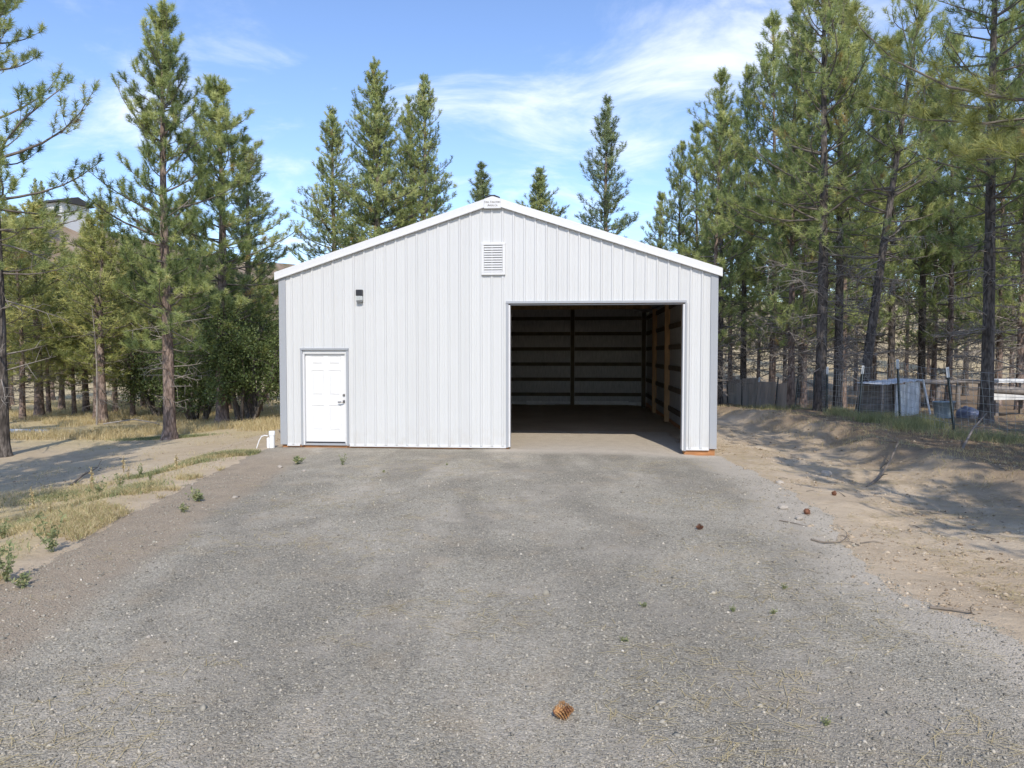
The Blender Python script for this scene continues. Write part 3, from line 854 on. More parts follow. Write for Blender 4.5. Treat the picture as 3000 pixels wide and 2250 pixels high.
def needles(rg, P, D, n, length, width, tints, OUT, spread=0.95, stem=0.13, sag=0.15):
    """bottle-brush tufts: n slender triangles round each shoot"""
    m = len(P)
    P = np.repeat(P, n, 0); D = np.repeat(D, n, 0); T = np.repeat(tints, n)
    r = unit(rg.normal(size=(m * n, 3)))
    dirn = unit(D * 0.70 + r * spread)
    dirn[:, 2] -= sag * rg.random(m * n); dirn = unit(dirn)
    base = P - D * (rg.random((m * n, 1)) * stem)
    L = length * rg.uniform(0.7, 1.15, (m * n, 1))
    face = np.repeat(OUT, n, 0) * 1.2 + unit(rg.normal(size=(m * n, 3))) * 0.6
    side = unit(np.cross(dirn, face)) * (width * 0.5)
    V = np.empty((m * n, 3, 3)); V[:, 0] = base + side; V[:, 1] = base - side; V[:, 2] = base + dirn * L
    F = np.arange(m * n * 3).reshape(-1, 3)
    return V.reshape(-1, 3), F, np.clip(T + rg.normal(0, 0.06, m * n), 0, 1)

def pine_data(seed, H, r0, zc, Rmax, nn=32, nl=0.17, nw=0.010, whorl=0.42, tuft_step=0.17, dead_from=1.0, dead_n=22, dense=1.0, lean=(0, 0), mat='needle', bark='bark', up=1.0, peak=0.22, inner0=0.26, spread=0.85, gap=0.10, pexp=0.6, topel=48, curl=0.75, shoot=0.22, limbw=1.0, extra_dead_twigs=1, brown=0.02):
    rg = np.random.default_rng(seed)
    # trunk
    tz = np.concatenate([[-0.35, 0.0, 0.12, 0.35], np.linspace(0.8, H, 22)])
    ph = rg.random(2) * 6
    def axis(z):
        z = np.asarray(z, float); t = np.clip(z, 0, None) / H
        return np.stack([lean[0] * t ** 1.2 * H + 0.10 * np.sin(t * 5 + ph[0]) * t, lean[1] * t ** 1.2 * H + 0.10 * np.sin(t * 4.3 + ph[1]) * t, z], -1)
    def rad(z):
        t = np.clip(np.asarray(z, float) / H, 0, 1)
        return r0 * ((1 - t) ** 0.85 * 0.97 + 0.03) * (1 + 0.55 * np.exp(-np.clip(np.asarray(z, float), 0, None) / 0.22))
    tr = Tubes(); tr.add(axis(tz), np.maximum(rad(tz) * (1 + 0.04 * rg.normal(size=len(tz))), 0.008), 12)
    limbs = Tubes(); dead = Tubes()
    TP, TD, TT = [], [], []
    z = zc
    def prof(t):
        a = (1 - t) ** pexp
        return a * (0.60 + 0.40 * min(1, t / peak))
    while z < H - 0.10:
        t = (z - zc) / (H - zc)
        nb = int(round(rg.uniform(3.2, 5.4) * dense)) if t < 0.9 else 4
        a0 = rg.random() * 6.28
        for b in range(nb):
            if rg.random() < gap and t < 0.85:
                continue
            az = a0 + b * 6.283 / nb + rg.normal(0, 0.22)
            lob = 1 + 0.22 * math.sin(az * 2 + ph[0] * 3 + z * 0.9) + 0.12 * math.sin(az * 3 - z * 1.7 + ph[1])
            L = max(0.18, Rmax * prof(t) * lob * (rg.uniform(0.35, 0.8) if rg.random() < 0.25 else rg.uniform(0.75, 1.12)))
            el = R(lerp(-2, topel, t ** 0.8)) * up + rg.normal(0, 0.20)
            zz = min(z + rg.normal(0, 0.07), H - 0.05)
            o = axis(zz); hd = np.array([math.cos(az), math.sin(az), 0])
            s = np.linspace(0, 1, 6)
            wob = rg.normal(0, 0.09) * L
            sd = np.array([-hd[1], hd[0], 0])
            # limbs leave the trunk at el and sweep up toward the tip
            elv = el + (curl * (1.0 - 0.5 * t) + rg.normal(0, 0.15)) * s ** 1.5
            st = L / 5.0
            hor = np.concatenate([[0], np.cumsum(np.cos(elv[:-1]) * st)]); ver = np.concatenate([[0], np.cumsum(np.sin(elv[:-1]) * st)])
            pts = o + np.outer(hor, hd) + np.outer(np.sin(s * 3.1) * wob, sd)
            pts[:, 2] += ver
            rb = (0.009 + 0.0115 * L * (r0 / 0.18) ** 0.5) * limbw
            limbs.add(pts, rb * (1 - s * 0.82), 4)
            bd = unit(pts[-1] - pts[-2])
            tn = np.clip(rg.normal(0.42 + 0.10 * t, 0.17), 0, 0.76)
            def tuft(p, d):
                tt = np.clip(tn + rg.normal(0, 0.15), 0, 0.80)
                if rg.random() < brown:
                    tt = 1.0
                d = unit(np.asarray(d, float) + [0, 0, rg.uniform(0.25, 1.0)])
                TP.append(np.asarray(p, float) + d * shoot * 0.75); TD.append(d); TT.append(tt)
            tuft(pts[-1], bd)
            inner = inner0 if t < 0.45 else 0.4 * inner0
            nt = max(2, int(L * (1 - inner) / tuft_step * 1.25))
            for q in range(nt):
                f = inner + (1 - inner) * (q + rg.random()) / nt
                i0 = min(int(f * 5), 4); fr_ = f * 5 - i0
                p = pts[i0] * (1 - fr_) + pts[i0 + 1] * fr_
                sg = 1 if (q % 2) else -1
                ang = rg.uniform(0.4, 1.2) * sg
                ld = unit(pts[i0 + 1] - pts[i0])
                dr_ = unit(ld * math.cos(ang) + np.cross(ld, [0, 0, 1]) * math.sin(ang) + np.array([0, 0, rg.uniform(-0.15, 0.6)]))
                tl = (0.08 + 0.30 * L * (1.05 - f)) * rg.uniform(0.4, 1.25)
                mid = p + dr_ * tl * 0.55 + [0, 0, -0.02]
                e = p + dr_ * tl + np.array([0, 0, 0.14 * tl + 0.02])
                limbs.add([p, mid, e], [0.0075, 0.006, 0.004], 3)
                ed = unit(e - mid)
                tuft(e, ed)
                if tl > 0.20:
                    tuft(mid + rg.normal(0, 0.03, 3), unit(ed + rg.normal(0, 0.6, 3)))
                if tl > 0.50:
                    for _ in range(2):
                        d3 = unit(dr_ + rg.normal(0, 0.6, 3)); e3 = mid + d3 * tl * 0.45
                        limbs.add([mid, e3], [0.006, 0.004], 3); tuft(e3, d3)
            if t > 0.75:
                for f in (0.35, 0.65):
                    tuft(pts[int(f * 5)], unit(bd + rg.normal(0, 0.5, 3)))
        z += whorl * rg.uniform(0.55, 1.5) * (1 if t < 0.6 else 0.8)
    for q in range(4):
        zz = H - q * 0.13; TP.append(axis(zz)); TD.append(np.array([0, 0, 1.0])); TT.append(0.55)
    # dead lower limbs
    for q in range(dead_n):
        zz = rg.uniform(dead_from, zc + 0.8)
        az = rg.random() * 6.28; L = Rmax * rg.uniform(0.25, 0.75) * (0.5 + 0.5 * (zz / (zc + 0.8)))
        hd = np.array([math.cos(az), math.sin(az), 0]); el = R(rg.uniform(-22, 24)); s = np.linspace(0, 1, 6)
        sd = np.array([-hd[1], hd[0], 0])
        pts = axis(zz) + np.outer(s * L * math.cos(el), hd) + np.outer(np.sin(s * rg.uniform(2, 5)) * rg.normal(0, 0.10) * L, sd)
        pts[:, 2] += s * L * math.sin(el) - rg.uniform(-0.12, 0.2) * L * s ** 2
        dead.add(pts, (0.010 + 0.009 * L) * (1 - s * 0.8), 4)
        for w_ in range(int(4 * L * extra_dead_twigs) + 1):
            f = rg.uniform(0.25, 1.0); i0 = min(int(f * 5), 4); p = lerp(pts[i0], pts[i0 + 1], f * 5 - i0)
            d3 = unit(hd * 0.6 + rg.normal(0, 0.7, 3)); l3 = L * rg.uniform(0.15, 0.4)
            m3 = p + d3 * l3 * 0.5 + rg.normal(0, 0.03, 3); e3 = p + d3 * l3 + np.array([0, 0, rg.normal(-0.06, 0.08)])
            dead.add([p, m3, e3], [0.0085, 0.0065, 0.004], 3)
            if extra_dead_twigs > 1 and rg.random() < 0.6:
                d4 = unit(d3 + rg.normal(0, 0.7, 3)); dead.add([m3, m3 + d4 * l3 * 0.5], [0.006, 0.0035], 3)
    TP = np.array(TP); OUT = TP - axis(TP[:, 2]); OUT[:, 2] += 0.35 * np.linalg.norm(OUT[:, :2], axis=1) + 0.05
    V, F, T = needles(rg, TP, np.array(TD), nn, nl, nw, np.array(TT), unit(OUT), spread=spread, stem=shoot, sag=0.08)
    parts = [('trunk', tr.mesh('trunk', M[bark])), ('limbs', limbs.mesh('limbs', M['limb'])), ('crown', np_mesh('crown', V, F, M[mat], False, fattr={'tint': T}))]
    if dead_n:
        parts.append(('dead_limbs', dead.mesh('dead_limbs', M['dead'])))
    return dict(parts=parts, H=H)

def plant_tree(name, data, x, y, label, cat='tree', group=None, scale=1.0, rz=0.0, sink=0.05, z=None, sxy=1.0, crown=None):
    o = thing(name, label, cat, (x, y, (hz(x, y) if z is None else z) - sink), rz, group)
    o.scale = (scale * sxy, scale * sxy, scale)
    for pn, me in data['parts']:
        c_ = put(pn, me, o)
        if pn == 'dead_limbs':
            c_['kind'] = 'stuff'
        if crown and pn == 'crown':
            c_.material_slots[0].link = 'OBJECT'; c_.material_slots[0].material = M[crown]
    return o

PX = lambda px, d: (px - 1500.0) / 2160.0 * d     # sideways metres of a bearing measured on site at distance d

near_a = pine_data(11, 13.0, 0.165, 4.6, 2.9, nn=64, nl=0.18, nw=0.0145, dead_n=26, dense=0.95, tuft_step=0.25, bark='bark_grey_shaded', inner0=0.36, gap=0.2)
near_b = pine_data(12, 12.9, 0.185, 2.7, 2.7, nn=64, nl=0.18, nw=0.0145, dead_n=24, dense=1.15, tuft_step=0.225, inner0=0.26)
cone_a = pine_data(21, 17.0, 0.20, 2.5, 3.2, nn=26, nl=0.16, nw=0.022, dead_n=6, whorl=0.34, dense=1.4, tuft_step=0.19, peak=0.12, inner0=0.15, pexp=0.66, gap=0.06, topel=42)
cone_b = pine_data(22, 17.0, 0.20, 2.6, 3.1, nn=26, nl=0.16, nw=0.021, dead_n=6, whorl=0.38, dense=1.25, tuft_step=0.215, peak=0.12, inner0=0.22, pexp=0.66, gap=0.14, topel=42)
slim_a = pine_data(31, 14.5, 0.15, 2.4, 2.4, nn=28, nl=0.18, nw=0.019, dead_n=6, whorl=0.40, dense=1.1, up=1.15, peak=0.15, tuft_step=0.17, pexp=0.72, mat='needle_blue')
wood_a = pine_data(41, 15.5, 0.20, 4.6, 3.0, nn=40, nl=0.18, nw=0.015, dead_n=44, dense=1.15, tuft_step=0.26, bark='bark_grey_shaded', extra_dead_twigs=2.2, brown=0.012, inner0=0.32, gap=0.24)
wood_b = pine_data(42, 16.5, 0.17, 4.8, 2.8, nn=40, nl=0.18, nw=0.015, dead_n=44, dense=1.15, tuft_step=0.26, bark='bark_grey_shaded', extra_dead_twigs=2.2, brown=0.012, inner0=0.32, gap=0.24)
wood_c = pine_data(43, 13.0, 0.12, 2.3, 2.6, nn=40, nl=0.18, nw=0.016, dead_n=34, dense=1.2, tuft_step=0.26, bark='bark', extra_dead_twigs=2.2, brown=0.012, inner0=0.22, gap=0.2)
lean_d = pine_data(44, 14.5, 0.165, 5.0, 2.7, nn=44, nl=0.18, nw=0.013, dead_n=40, dense=1.1, tuft_step=0.26, bark='bark_grey_shaded', lean=(0.135, 0.0), extra_dead_twigs=2.0, inner0=0.40, gap=0.24)
close_a = pine_data(45, 14.0, 0.19, 4.6, 4.0, nn=95, nl=0.27, nw=0.0075, dead_n=0, dense=0.9, tuft_step=0.36, bark='bark_grey_shaded', peak=0.06, inner0=0.30, limbw=0.6, shoot=0.10, spread=1.05)
far_a = pine_data(51, 11.0, 0.15, 1.2, 2.6, nn=16, nl=0.20, nw=0.032, dead_n=10, dense=1.1, whorl=0.42, tuft_step=0.22, inner0=0.15)
far_b = pine_data(52, 11.0, 0.15, 2.5, 2.5, nn=16, nl=0.20, nw=0.032, dead_n=14, dense=1.05, whorl=0.42, tuft_step=0.22, inner0=0.15)
#print('tree tris', [(sum(len(m.polygons) for _, m in d['parts'])) for d in (near_a, near_b, cone_a, cone_b, slim_a, wood_a, wood_b, wood_c, lean_d, close_a, far_a, far_b)])

# the pines that stand alone
plant_tree('pine_tree', near_a, -13.2, 19.0, 'tall shaded pine with dark bare trunk at the edge of the dry meadow', scale=1.05, rz=0.5)
plant_tree('pine_tree', near_b, -10.25, 22.0, 'tall pine with sunlit reddish trunk standing alone left of the barn', rz=2.1, scale=0.99)
plant_tree('pine_tree', near_b, PX(650, 27), 27.0, 'full pine right behind the pine with the reddish trunk', rz=4.4, scale=0.97, sxy=1.3)
plant_tree('pine_tree', slim_a, PX(728, 31), 31.0, 'dense pine whose crown meets the barn\'s left eave', rz=1.0, scale=0.80, sxy=1.75)
plant_tree('pine_tree', cone_a, PX(1106, 38), 38.0, 'tallest dense conical pine rising behind the barn roof', rz=0.4, scale=1.0, sxy=1.2)
plant_tree('pine_tree', cone_b, PX(1243, 40), 40.0, 'pine with a forked top behind the barn, right of the tallest one', rz=2.0, scale=0.995, sxy=1.15)
plant_tree('pine_tree', cone_b, PX(1205, 40.6), 40.6, 'narrow pine crowded between two taller pines behind the barn', rz=3.3, scale=0.94, sxy=0.95)
plant_tree('pine_tree', cone_b, PX(985, 42), 42.0, 'blue-green pine left of the tallest pine behind the barn', rz=5.1, scale=0.965, sxy=1.35)
plant_tree('pine_tree', slim_a, PX(1405, 44), 44.0, 'small pine tip showing just behind the barn ridge', rz=1.4, scale=0.905, sxy=1.7)
plant_tree('pine_tree', cone_a, PX(1585, 46), 46.0, 'short bushy pine top behind the right-hand roof slope', rz=2.2, scale=0.79, sxy=1.5)
plant_tree('pine_tree', slim_a, PX(1775, 36), 36.0, 'slender pointed pine standing against the clouds behind the roof', rz=3.6, scale=0.985, sxy=1.35)
plant_tree('pine_tree', wood_a, PX(2405, 25), 25.0, 'thickest dark-trunked pine behind the wire fence', rz=0.9, scale=1.05)
plant_tree('pine_tree', wood_b, PX(2455, 26.5), 26.5, 'thinner dark pine close beside the thickest trunk behind the fence', rz=2.9)
plant_tree('pine_tree', lean_d, PX(2527, 24), 24.0, 'pine with a trunk leaning strongly behind the wire fence', rz=0.06)
plant_tree('pine_tree', wood_b, PX(2893, 19), 19.0, 'straight dark pine trunk just inside the fence by the scrap boards', rz=4.0, scale=0.95)
plant_tree('pine_tree', wood_c, PX(2318, 27.5), 27.5, 'dark pine trunk behind the fence beside the last brown screen panel', rz=1.7, scale=1.15)
plant_tree('pine_tree', wood_c, PX(2355, 32), 32.0, 'pine with a pale sunlit trunk seen between two dark trunks', rz=5.0, scale=1.2)
plant_tree('pine_tree', wood_a, PX(2700, 35), 35.0, 'pale thick pine trunk behind the old white sheet shelter', rz=3.1, scale=1.0)
plant_tree('pine_tree', wood_a, PX(2108, 34), 34.0, 'pine trunk hard against the barn\'s right wall line', rz=0.2, scale=0.86)
plant_tree('pine_tree', close_a, 8.3, 9.2, 'near pine whose long bright needle tufts hang over the dirt bank', rz=2.55, crown='needle_sunlit')
# trees beside and behind the viewpoint: they throw the shade on the dirt
for i, (x, y, s, rz, dt) in enumerate([(-9.6, 5.6, 1.0, 1.1, near_a), (-9.5, 9.5, 1.0, 3.0, near_b), (-8.4, 0.6, 0.85, 0.2, near_b), (-11.5, 2.5, 0.95, 4.2, near_a), (-15.5, 13.5, 1.0, 4.9, near_a),
                                       (13.2, 10.5, 1.0, 0.3, wood_a), (10.8, 5.0, 0.95, 2.0, wood_b), (10.9, 8.6, 1.0, 0.4, wood_a), (12.3, 14.2, 0.95, 3.3, wood_b), (8.5, -2.6, 0.92, 1.0, wood_c), (9.3, 1.8, 0.95, 5.2, near_a), (7.4, 0.3, 0.72, 4.0, near_b), (6.5, 5.4, 0.62, 0.7, near_a), (-7.9, 4.2, 0.85, 2.7, near_a)]):
    plant_tree('pine_tree', dt, x, y, 'pine beside the drive that shades the bare dirt', group='pines beside the drive', scale=s, rz=rz)

# woods: meadow edge on the barn's door side
rt = random.Random(5)
spots_l = [(62, 31), (112, 33), (178, 38), (250, 36), (283, 31), (300, 29.5), (386, 33), (418, 39), (480, 36), (556, 34), (592, 36), (668, 37), (760, 36), (30, 42), (150, 46), (335, 47), (520, 45), (700, 46), (780, 45), (-60, 34), (-40, 28), (200, 64), (380, 68), (610, 62), (90, 72), (290, 76), (480, 78)]
for i, (p, d) in enumerate(spots_l):
    dt = far_b if d > 34 or i % 3 else wood_c
    H = dt['H']; h = rt.uniform(7.4, 9.6) + max(0, d - 40) * 0.10
    if p > 590: h = rt.uniform(6.0, 7.4)
    plant_tree('meadow_pine', dt, PX(p, d), d, 'pine in the sunny woods across the dry meadow', group='pines across the meadow', scale=h / H, rz=rt.random() * 6.28, sxy=rt.uniform(1.3, 1.6), crown='needle_sunlit')
for i, (p, d, h) in enumerate([(140, 35, 5.8), (215, 34, 5.4), (335, 36, 6.0), (445, 37, 5.8), (20, 38, 6.2), (250, 41, 6.5), (620, 42, 6.0)]):
    plant_tree('young_pine', far_b, PX(p, d), d, 'young low-branched pine in front of the meadow woods', group='young pines at the meadow', scale=h / 11.0, rz=rt.random() * 6.28, sxy=rt.uniform(1.3, 1.6), crown='needle_sunlit')
# woods: behind the fence and beyond the barn
spots_r = [(1935, 44, 11.2), (1990, 36, 12.4), (2040, 40, 13.6), (2095, 31, 13.4), (2140, 43, 14.5), (2178, 38, 15), (2222, 50, 14), (2262, 36, 15.5), (2300, 49, 14), (2345, 43, 15), (2470, 33, 15), (2508, 48, 14), (2560, 38, 15.5), (2610, 33, 14.5), (2655, 50, 14), (2735, 40, 15), (2780, 34, 15.5), (2830, 44, 15), (2925, 35, 15.5), (2965, 46, 15), (2990, 28, 15.5), (3060, 34, 15), (3150, 27, 15), (2880, 56, 14), (2720, 60, 14), (2560, 62, 14), (2400, 58, 14), (2180, 62, 13), (3040, 52, 14), (2800, 70, 14), (2480, 72, 14)]
for i, (p, d, h) in enumerate(spots_r):
    dt = (wood_c, wood_b, wood_c, wood_c)[i % 4]
    plant_tree('wood_pine', dt, PX(p, d), d, 'pine with bare lower trunk in the shady woods behind the fence', group='pines in the shady woods', scale=(h + (2.0 if d < 42 and p > 2120 else 0.6)) / dt['H'] * rt.uniform(0.94, 1.06), rz=rt.random() * 6.28)
# far pines on the slopes
for i in range(46):
    if i < 24:
        d = rt.uniform(95, 165); x = PX(rt.uniform(-120, 560), d); lab, grp = 'distant pine on the hillside below the white house', 'pines on the far hillside'
    else:
        d = rt.uniform(85, 130); x = PX(rt.uniform(2050, 3150), d); lab, grp = 'distant pine on the rise beyond the shady woods', 'pines on the far rise'
    dt = (far_a, far_b)[i % 2]
    plant_tree('far_pine', dt, x, d, lab, group=grp, scale=rt.uniform(0.7, 1.05) if i < 24 else rt.uniform(1.1, 1.4), rz=rt.random() * 6.28)

# thin dead snag and the leafy shrubs
def snag(x, y, H, r, label):
    o = thing('dead_snag', label, 'dead tree', (x, y, hz(x, y)))
    rg = np.random.default_rng(77); t = Tubes(); zz = np.linspace(-0.2, H, 10)
    t.add(np.stack([0.12 * np.sin(zz * 0.6) - 0.03 * zz, 0 * zz, zz], 1), r * (1 - 0.8 * np.clip(zz / H, 0, 1)), 8); put('trunk', t.mesh('trunk', M['dead']), o)
    t = Tubes()
    for i in range(26):
        z = rg.uniform(0.5, H * 0.95); a = rg.random() * 6.28; L = rg.uniform(0.3, 0.9); s = np.linspace(0, 1, 4)
        t.add(np.stack([0.12 * np.sin(z * 0.6) - 0.03 * z + s * L * math.cos(a), s * L * math.sin(a), z - 0.25 * L * s ** 2 + 0.0 * s], 1), 0.009 * (1 - 0.8 * s), 3)
    put('twigs', t.mesh('twigs', M['dead']), o)
snag(PX(280, 28.2), 28.2, 4.6, 0.045, 'thin pale dead tree with bare twigs at the meadow edge')

def shrub_data(seed, stems, H, Rr, nleaf, leaf=0.055, zlo=1.0):
    rg = np.random.default_rng(seed); t = Tubes(); ends = []
    for i in range(stems):
        a = i * 6.283 / stems + rg.normal(0, 0.3); L = H * rg.uniform(0.75, 1.0); s = np.linspace(0, 1, 7)
        out = Rr * rg.uniform(0.35, 0.9)
        pts = np.stack([0.18 * math.cos(a) + math.cos(a) * out * s ** 1.1 + 0.12 * np.sin(s * 6 + a), 0.18 * math.sin(a) + math.sin(a) * out * s ** 1.1 + 0.12 * np.cos(s * 5 + a * 2), L * s ** 0.85 - 0.2], 1)
        t.add(pts, 0.10 * (1 - 0.85 * s) * rg.uniform(0.7, 1.1), 7)
        for j in range(26):
            f = rg.uniform(0.22, 1.0); i0 = min(int(f * 6), 5); p = lerp(pts[i0], pts[i0 + 1], f * 6 - i0)
            d = unit(np.array([math.cos(a), math.sin(a), 0.4]) * 0.5 + rg.normal(0, 0.8, 3)); l = rg.uniform(0.4, 1.25)
            e = p + d * l; m = p + d * l * 0.5 + [0, 0, 0.08]
            t.add([p, m, e], [0.018, 0.011, 0.005], 4)
            if e[2] > zlo * 0.8:
                ends += [e, m]
    ends = np.array(ends)
    k = rg.integers(0, len(ends), nleaf); P = ends[k] + rg.normal(0, 0.17, (nleaf, 3)); P = P[P[:, 2] > zlo * 0.75]
    n_ = len(P); d = unit(rg.normal(size=(n_, 3))); s_ = unit(np.cross(d, rg.normal(size=(n_, 3))))
    L = leaf * rg.uniform(0.7, 1.4, (n_, 1))
    V = np.stack([P, P + d * L * 0.5 + s_ * L * 0.36, P + d * L * 1.1, P + d * L * 0.5 - s_ * L * 0.36], 1).reshape(-1, 3)
    T = np.clip(rg.normal(0.42, 0.15, len(ends))[k[:len(k)]], 0, 1)
    T = np.clip(rg.normal(0.45, 0.2, n_), 0, 1)
    return dict(parts=[('stems', t.mesh('stems', M['bark_grey_shaded'])), ('crown', np_mesh('crown', V, np.arange(n_ * 4).reshape(-1, 4), M['leaf'], False, fattr={'tint': T}))], H=H)
shrub_a = shrub_data(61, 7, 4.6, 2.6, 26000, 0.075)
shrub_b = shrub_data(62, 6, 3.6, 2.0, 16000, 0.075, 0.7)
plant_tree('leafy_shrub', shrub_a, PX(722, 27), 27.0, 'dark green many-stemmed leafy shrub beside the barn wall', 'shrub', rz=0.4)
plant_tree('leafy_shrub', shrub_b, PX(575, 29.5), 29.5, 'leafy green shrub behind the reddish pine trunk', 'shrub', rz=1.9)
plant_tree('leafy_shrub', shrub_b, PX(470, 33), 33.0, 'pale green broadleaf shrub in the meadow left of the reddish pine', 'shrub', rz=4.0, scale=0.95)

# ------------------------------------------------------------------ fence
FP = [  # bearing, distance, lean (sideways px at top), height, white tip
    (2133, 39.0, -3, 1.35, 0), (2175, 36.0, 0, 1.35, 0), (2215, 33.0, 10, 1.42, 1), (2273, 30.5, 7, 1.38, 0), (2330, 28.0, 10, 1.36, 0), (2386, 26.0, 0, 1.40, 0),
    (2423, 24.0, 1, 1.50, 1), (2517, 21.3, 11, 1.50, 1), (2640, 19.3, -12, 1.60, 1), (2800, 17.2, -26, 1.55, 1), (3055, 15.4, 0, 1.5, 1), (3420, 13.2, 0, 1.5, 0)]
fence = thing('wire_fence', 'sagging wire fence on dark steel posts with white tips', 'fence', (10.2, 20.0, 0))
fpts = []
for p, d, ln, h, tip in FP:
    x, y = PX(p, d), d; z = hz(x, y); lx = ln * d / 2160.0
    fpts.append((Vector((x, y, z)), Vector((x + lx, y, z + h))))
off = Vector((10.2, 20.0, 0))
for (b, t_), (p, d, ln, h, tip) in zip(fpts, FP):
    # T-section post
    ax = (t_ - b).normalized(); u = Vector((1, 0, 0)); u = (u - ax * u.dot(ax)).normalized(); w = ax.cross(u)
    prof_t = [(-.032, -.016), (.032, -.016), (.032, -.006), (.007, -.006), (.007, .03), (-.007, .03), (-.007, -.006), (-.032, -.006)]
    def post_mesh(a, bb, grow):
        m_ = MB(); n_ = len(prof_t)
        v = [a - off + (u * q[0] + w * q[1]) * grow for q in prof_t] + [bb - off + (u * q[0] + w * q[1]) * grow for q in prof_t]
        m_.add(v, [(i, (i + 1) % n_, n_ + (i + 1) % n_, n_ + i) for i in range(n_)] + [tuple(range(n_))[::-1], tuple(range(n_, 2 * n_))])
        return m_
    post = post_mesh(b - ax * 0.3, t_, 1.0).obj('post', M['post'], fence)
    if tip:
        post_mesh(t_ - ax * 0.24, t_ + ax * 0.004, 1.12).obj('post_tip', M['post_tip'], post)
wires = Tubes(); rg = np.random.default_rng(3)
for i in range(len(fpts) - 1):
    (b0, t0), (b1, t1) = fpts[i], fpts[i + 1]
    seg = (b1 - b0).length; nseg = 6
    rows = 9
    for r_ in range(rows):
        f = 0.03 + 0.94 * r_ / (rows - 1)
        pts = []
        for s in np.linspace(0, 1, nseg + 1):
            a = b0.lerp(t0, f).lerp(b1.lerp(t1, f), s)
            pts.append(a - off + Vector((0, -0.03, -0.05 * math.sin(s * math.pi) * f + rg.normal(0, 0.006))))
        wires.add(pts, np.full(nseg + 1, 0.0048), 3)
    nv = int(seg / 0.17)
    for q_ in range(nv + 1):
        s = q_ / nv; bow = rg.normal(0, 0.02)
        pts = []
        for f in (0.02, 0.5, 0.98):
            a = b0.lerp(t0, f).lerp(b1.lerp(t1, f), s)
            pts.append(a - off + Vector((bow * math.sin(f * 3.14), -0.03, -0.05 * math.sin(s * math.pi) * f)))
        wires.add(pts, np.full(3, 0.0040), 3)
put('wire_mesh', wires.mesh('wire_mesh', M['wire']), fence, kind='stuff')
# brown screen panels tied to the far stretch
for i in range(0, 4):
    (b0, t0), (b1, t1) = fpts[i], fpts[i + 1]
    nx, nz_ = 14, 8; V_ = []; f0, f1 = 0.02, (0.94, 0.98, 0.86, 0.80)[i]
    for dy in (0.05, 0.064):
        for j in range(nz_):
            for k_ in range(nx):
                s = 0.02 + 0.96 * k_ / (nx - 1); f = lerp(f0, f1, j / (nz_ - 1))
                a = b0.lerp(t0, f).lerp(b1.lerp(t1, f), s) - off
                rip = 0.03 * math.sin(s * 13 + i * 2 + f) + 0.015 * math.sin(s * 31 + f * 3)
                V_.append((a.x + rip, a.y + dy, a.z))
    F_ = []
    N_ = nx * nz_
    for j in range(nz_ - 1):
        for k_ in range(nx - 1):
            q_ = j * nx + k_
            F_.append((q_, q_ + 1, q_ + nx + 1, q_ + nx)); F_.append((N_ + q_, N_ + q_ + nx, N_ + q_ + nx + 1, N_ + q_ + 1))
    m_ = MB(); m_.add(V_, F_, True); m_.obj('screen_panel', M['screen'], fence)
# broken brace leaning on the fence
def stick(name, label, pts, r, cat='branch', mat='stick', twigs=0, seed=1, group=None):
    b = Vector(pts[0]); o = thing(name, label, cat, b, 0, group)
    rg_ = np.random.default_rng(seed); t = Tubes(); P = np.array([Vector(p) - b for p in pts])
    t.add(P, r * np.linspace(1, 0.45, len(P)), 7)
    put('limb', t.mesh('limb', M[mat]), o)
    if twigs:
        t = Tubes()
        for i in range(twigs):
            k_ = rg_.integers(1, len(P)); d = unit(rg_.normal(size=3) * [1, 1, 0.5] + [0, 0, 0.3]); L = rg_.uniform(0.12, 0.4)
            t.add([P[k_], P[k_] + d * L * 0.6, P[k_] + d * L + rg_.normal(0, 0.03, 3)], [r * 0.4, r * 0.3, r * 0.15], 4)
        put('twigs', t.mesh('twigs', M[mat]), o)
    return o
def gp(px, d, dz=0.0):
    x = PX(px, d); return (x, d, gz(x, d) + dz)
stick('leaning_pole', 'grey pole leaning on the fence by the straight dark trunk', [gp(2818, 14.6, -0.02), gp(2855, 15.2, 0.28), gp(2893, 15.9, 0.62)], 0.028, 'pole', 'old_wood')

# ------------------------------------------------------------------ scrap behind the fence
sx_, sy_ = PX(2610, 22.3), 22.3; sz_ = hz(sx_, sy_)
sh = thing('scrap_shelter', 'low lean-to of old white sheets and boards behind the wire fence', 'shelter', (sx_, sy_, sz_), R(8))
m_ = MB(); zr_ = lambda x: 1.02 + 0.10 * (x + 0.5)
pts_t = []; nn_ = 26
for i in range(nn_ + 1):
    x = -0.62 + 1.30 * i / nn_; pts_t.append((x, zr_(x) + 0.016 * math.sin(i * 1.5)))
poly = pts_t + [(x, z - 0.012) for x, z in pts_t[::-1]]
m_.extrude(poly[::-1], 'y', -0.55, 0.75); m_.obj('roof_sheet', M['sheet'], sh)
def sheet(name, x0, x1, y0, z1, skew, mat, thick=0.02):
    m2 = MB(); nx_ = 12; fv = []
    for i in range(nx_ + 1):
        x = lerp(x0, x1, i / nx_); fv.append((x, y0 + 0.02 * math.sin(i * 1.9)))
    poly_ = fv + [(x, y + thick) for x, y in fv[::-1]]
    n_ = len(poly_); v = [(x, y, -0.08) for x, y in poly_] + [(x + skew, y - 0.10, z1 + 0.07 * (x - x0)) for x, y in poly_]
    m2.add(v, [(i, (i + 1) % n_, n_ + (i + 1) % n_, n_ + i) for i in range(n_)] + [tuple(range(n_))[::-1], tuple(range(n_, 2 * n_))])
    return m2.obj(name, mat, sh)
sheet('side_sheet', -0.14, 0.18, -0.42, 0.99, -0.03, M['board_white'])
sheet('side_sheet', 0.20, 0.66, -0.38, 1.05, -0.06, M['sheet'])
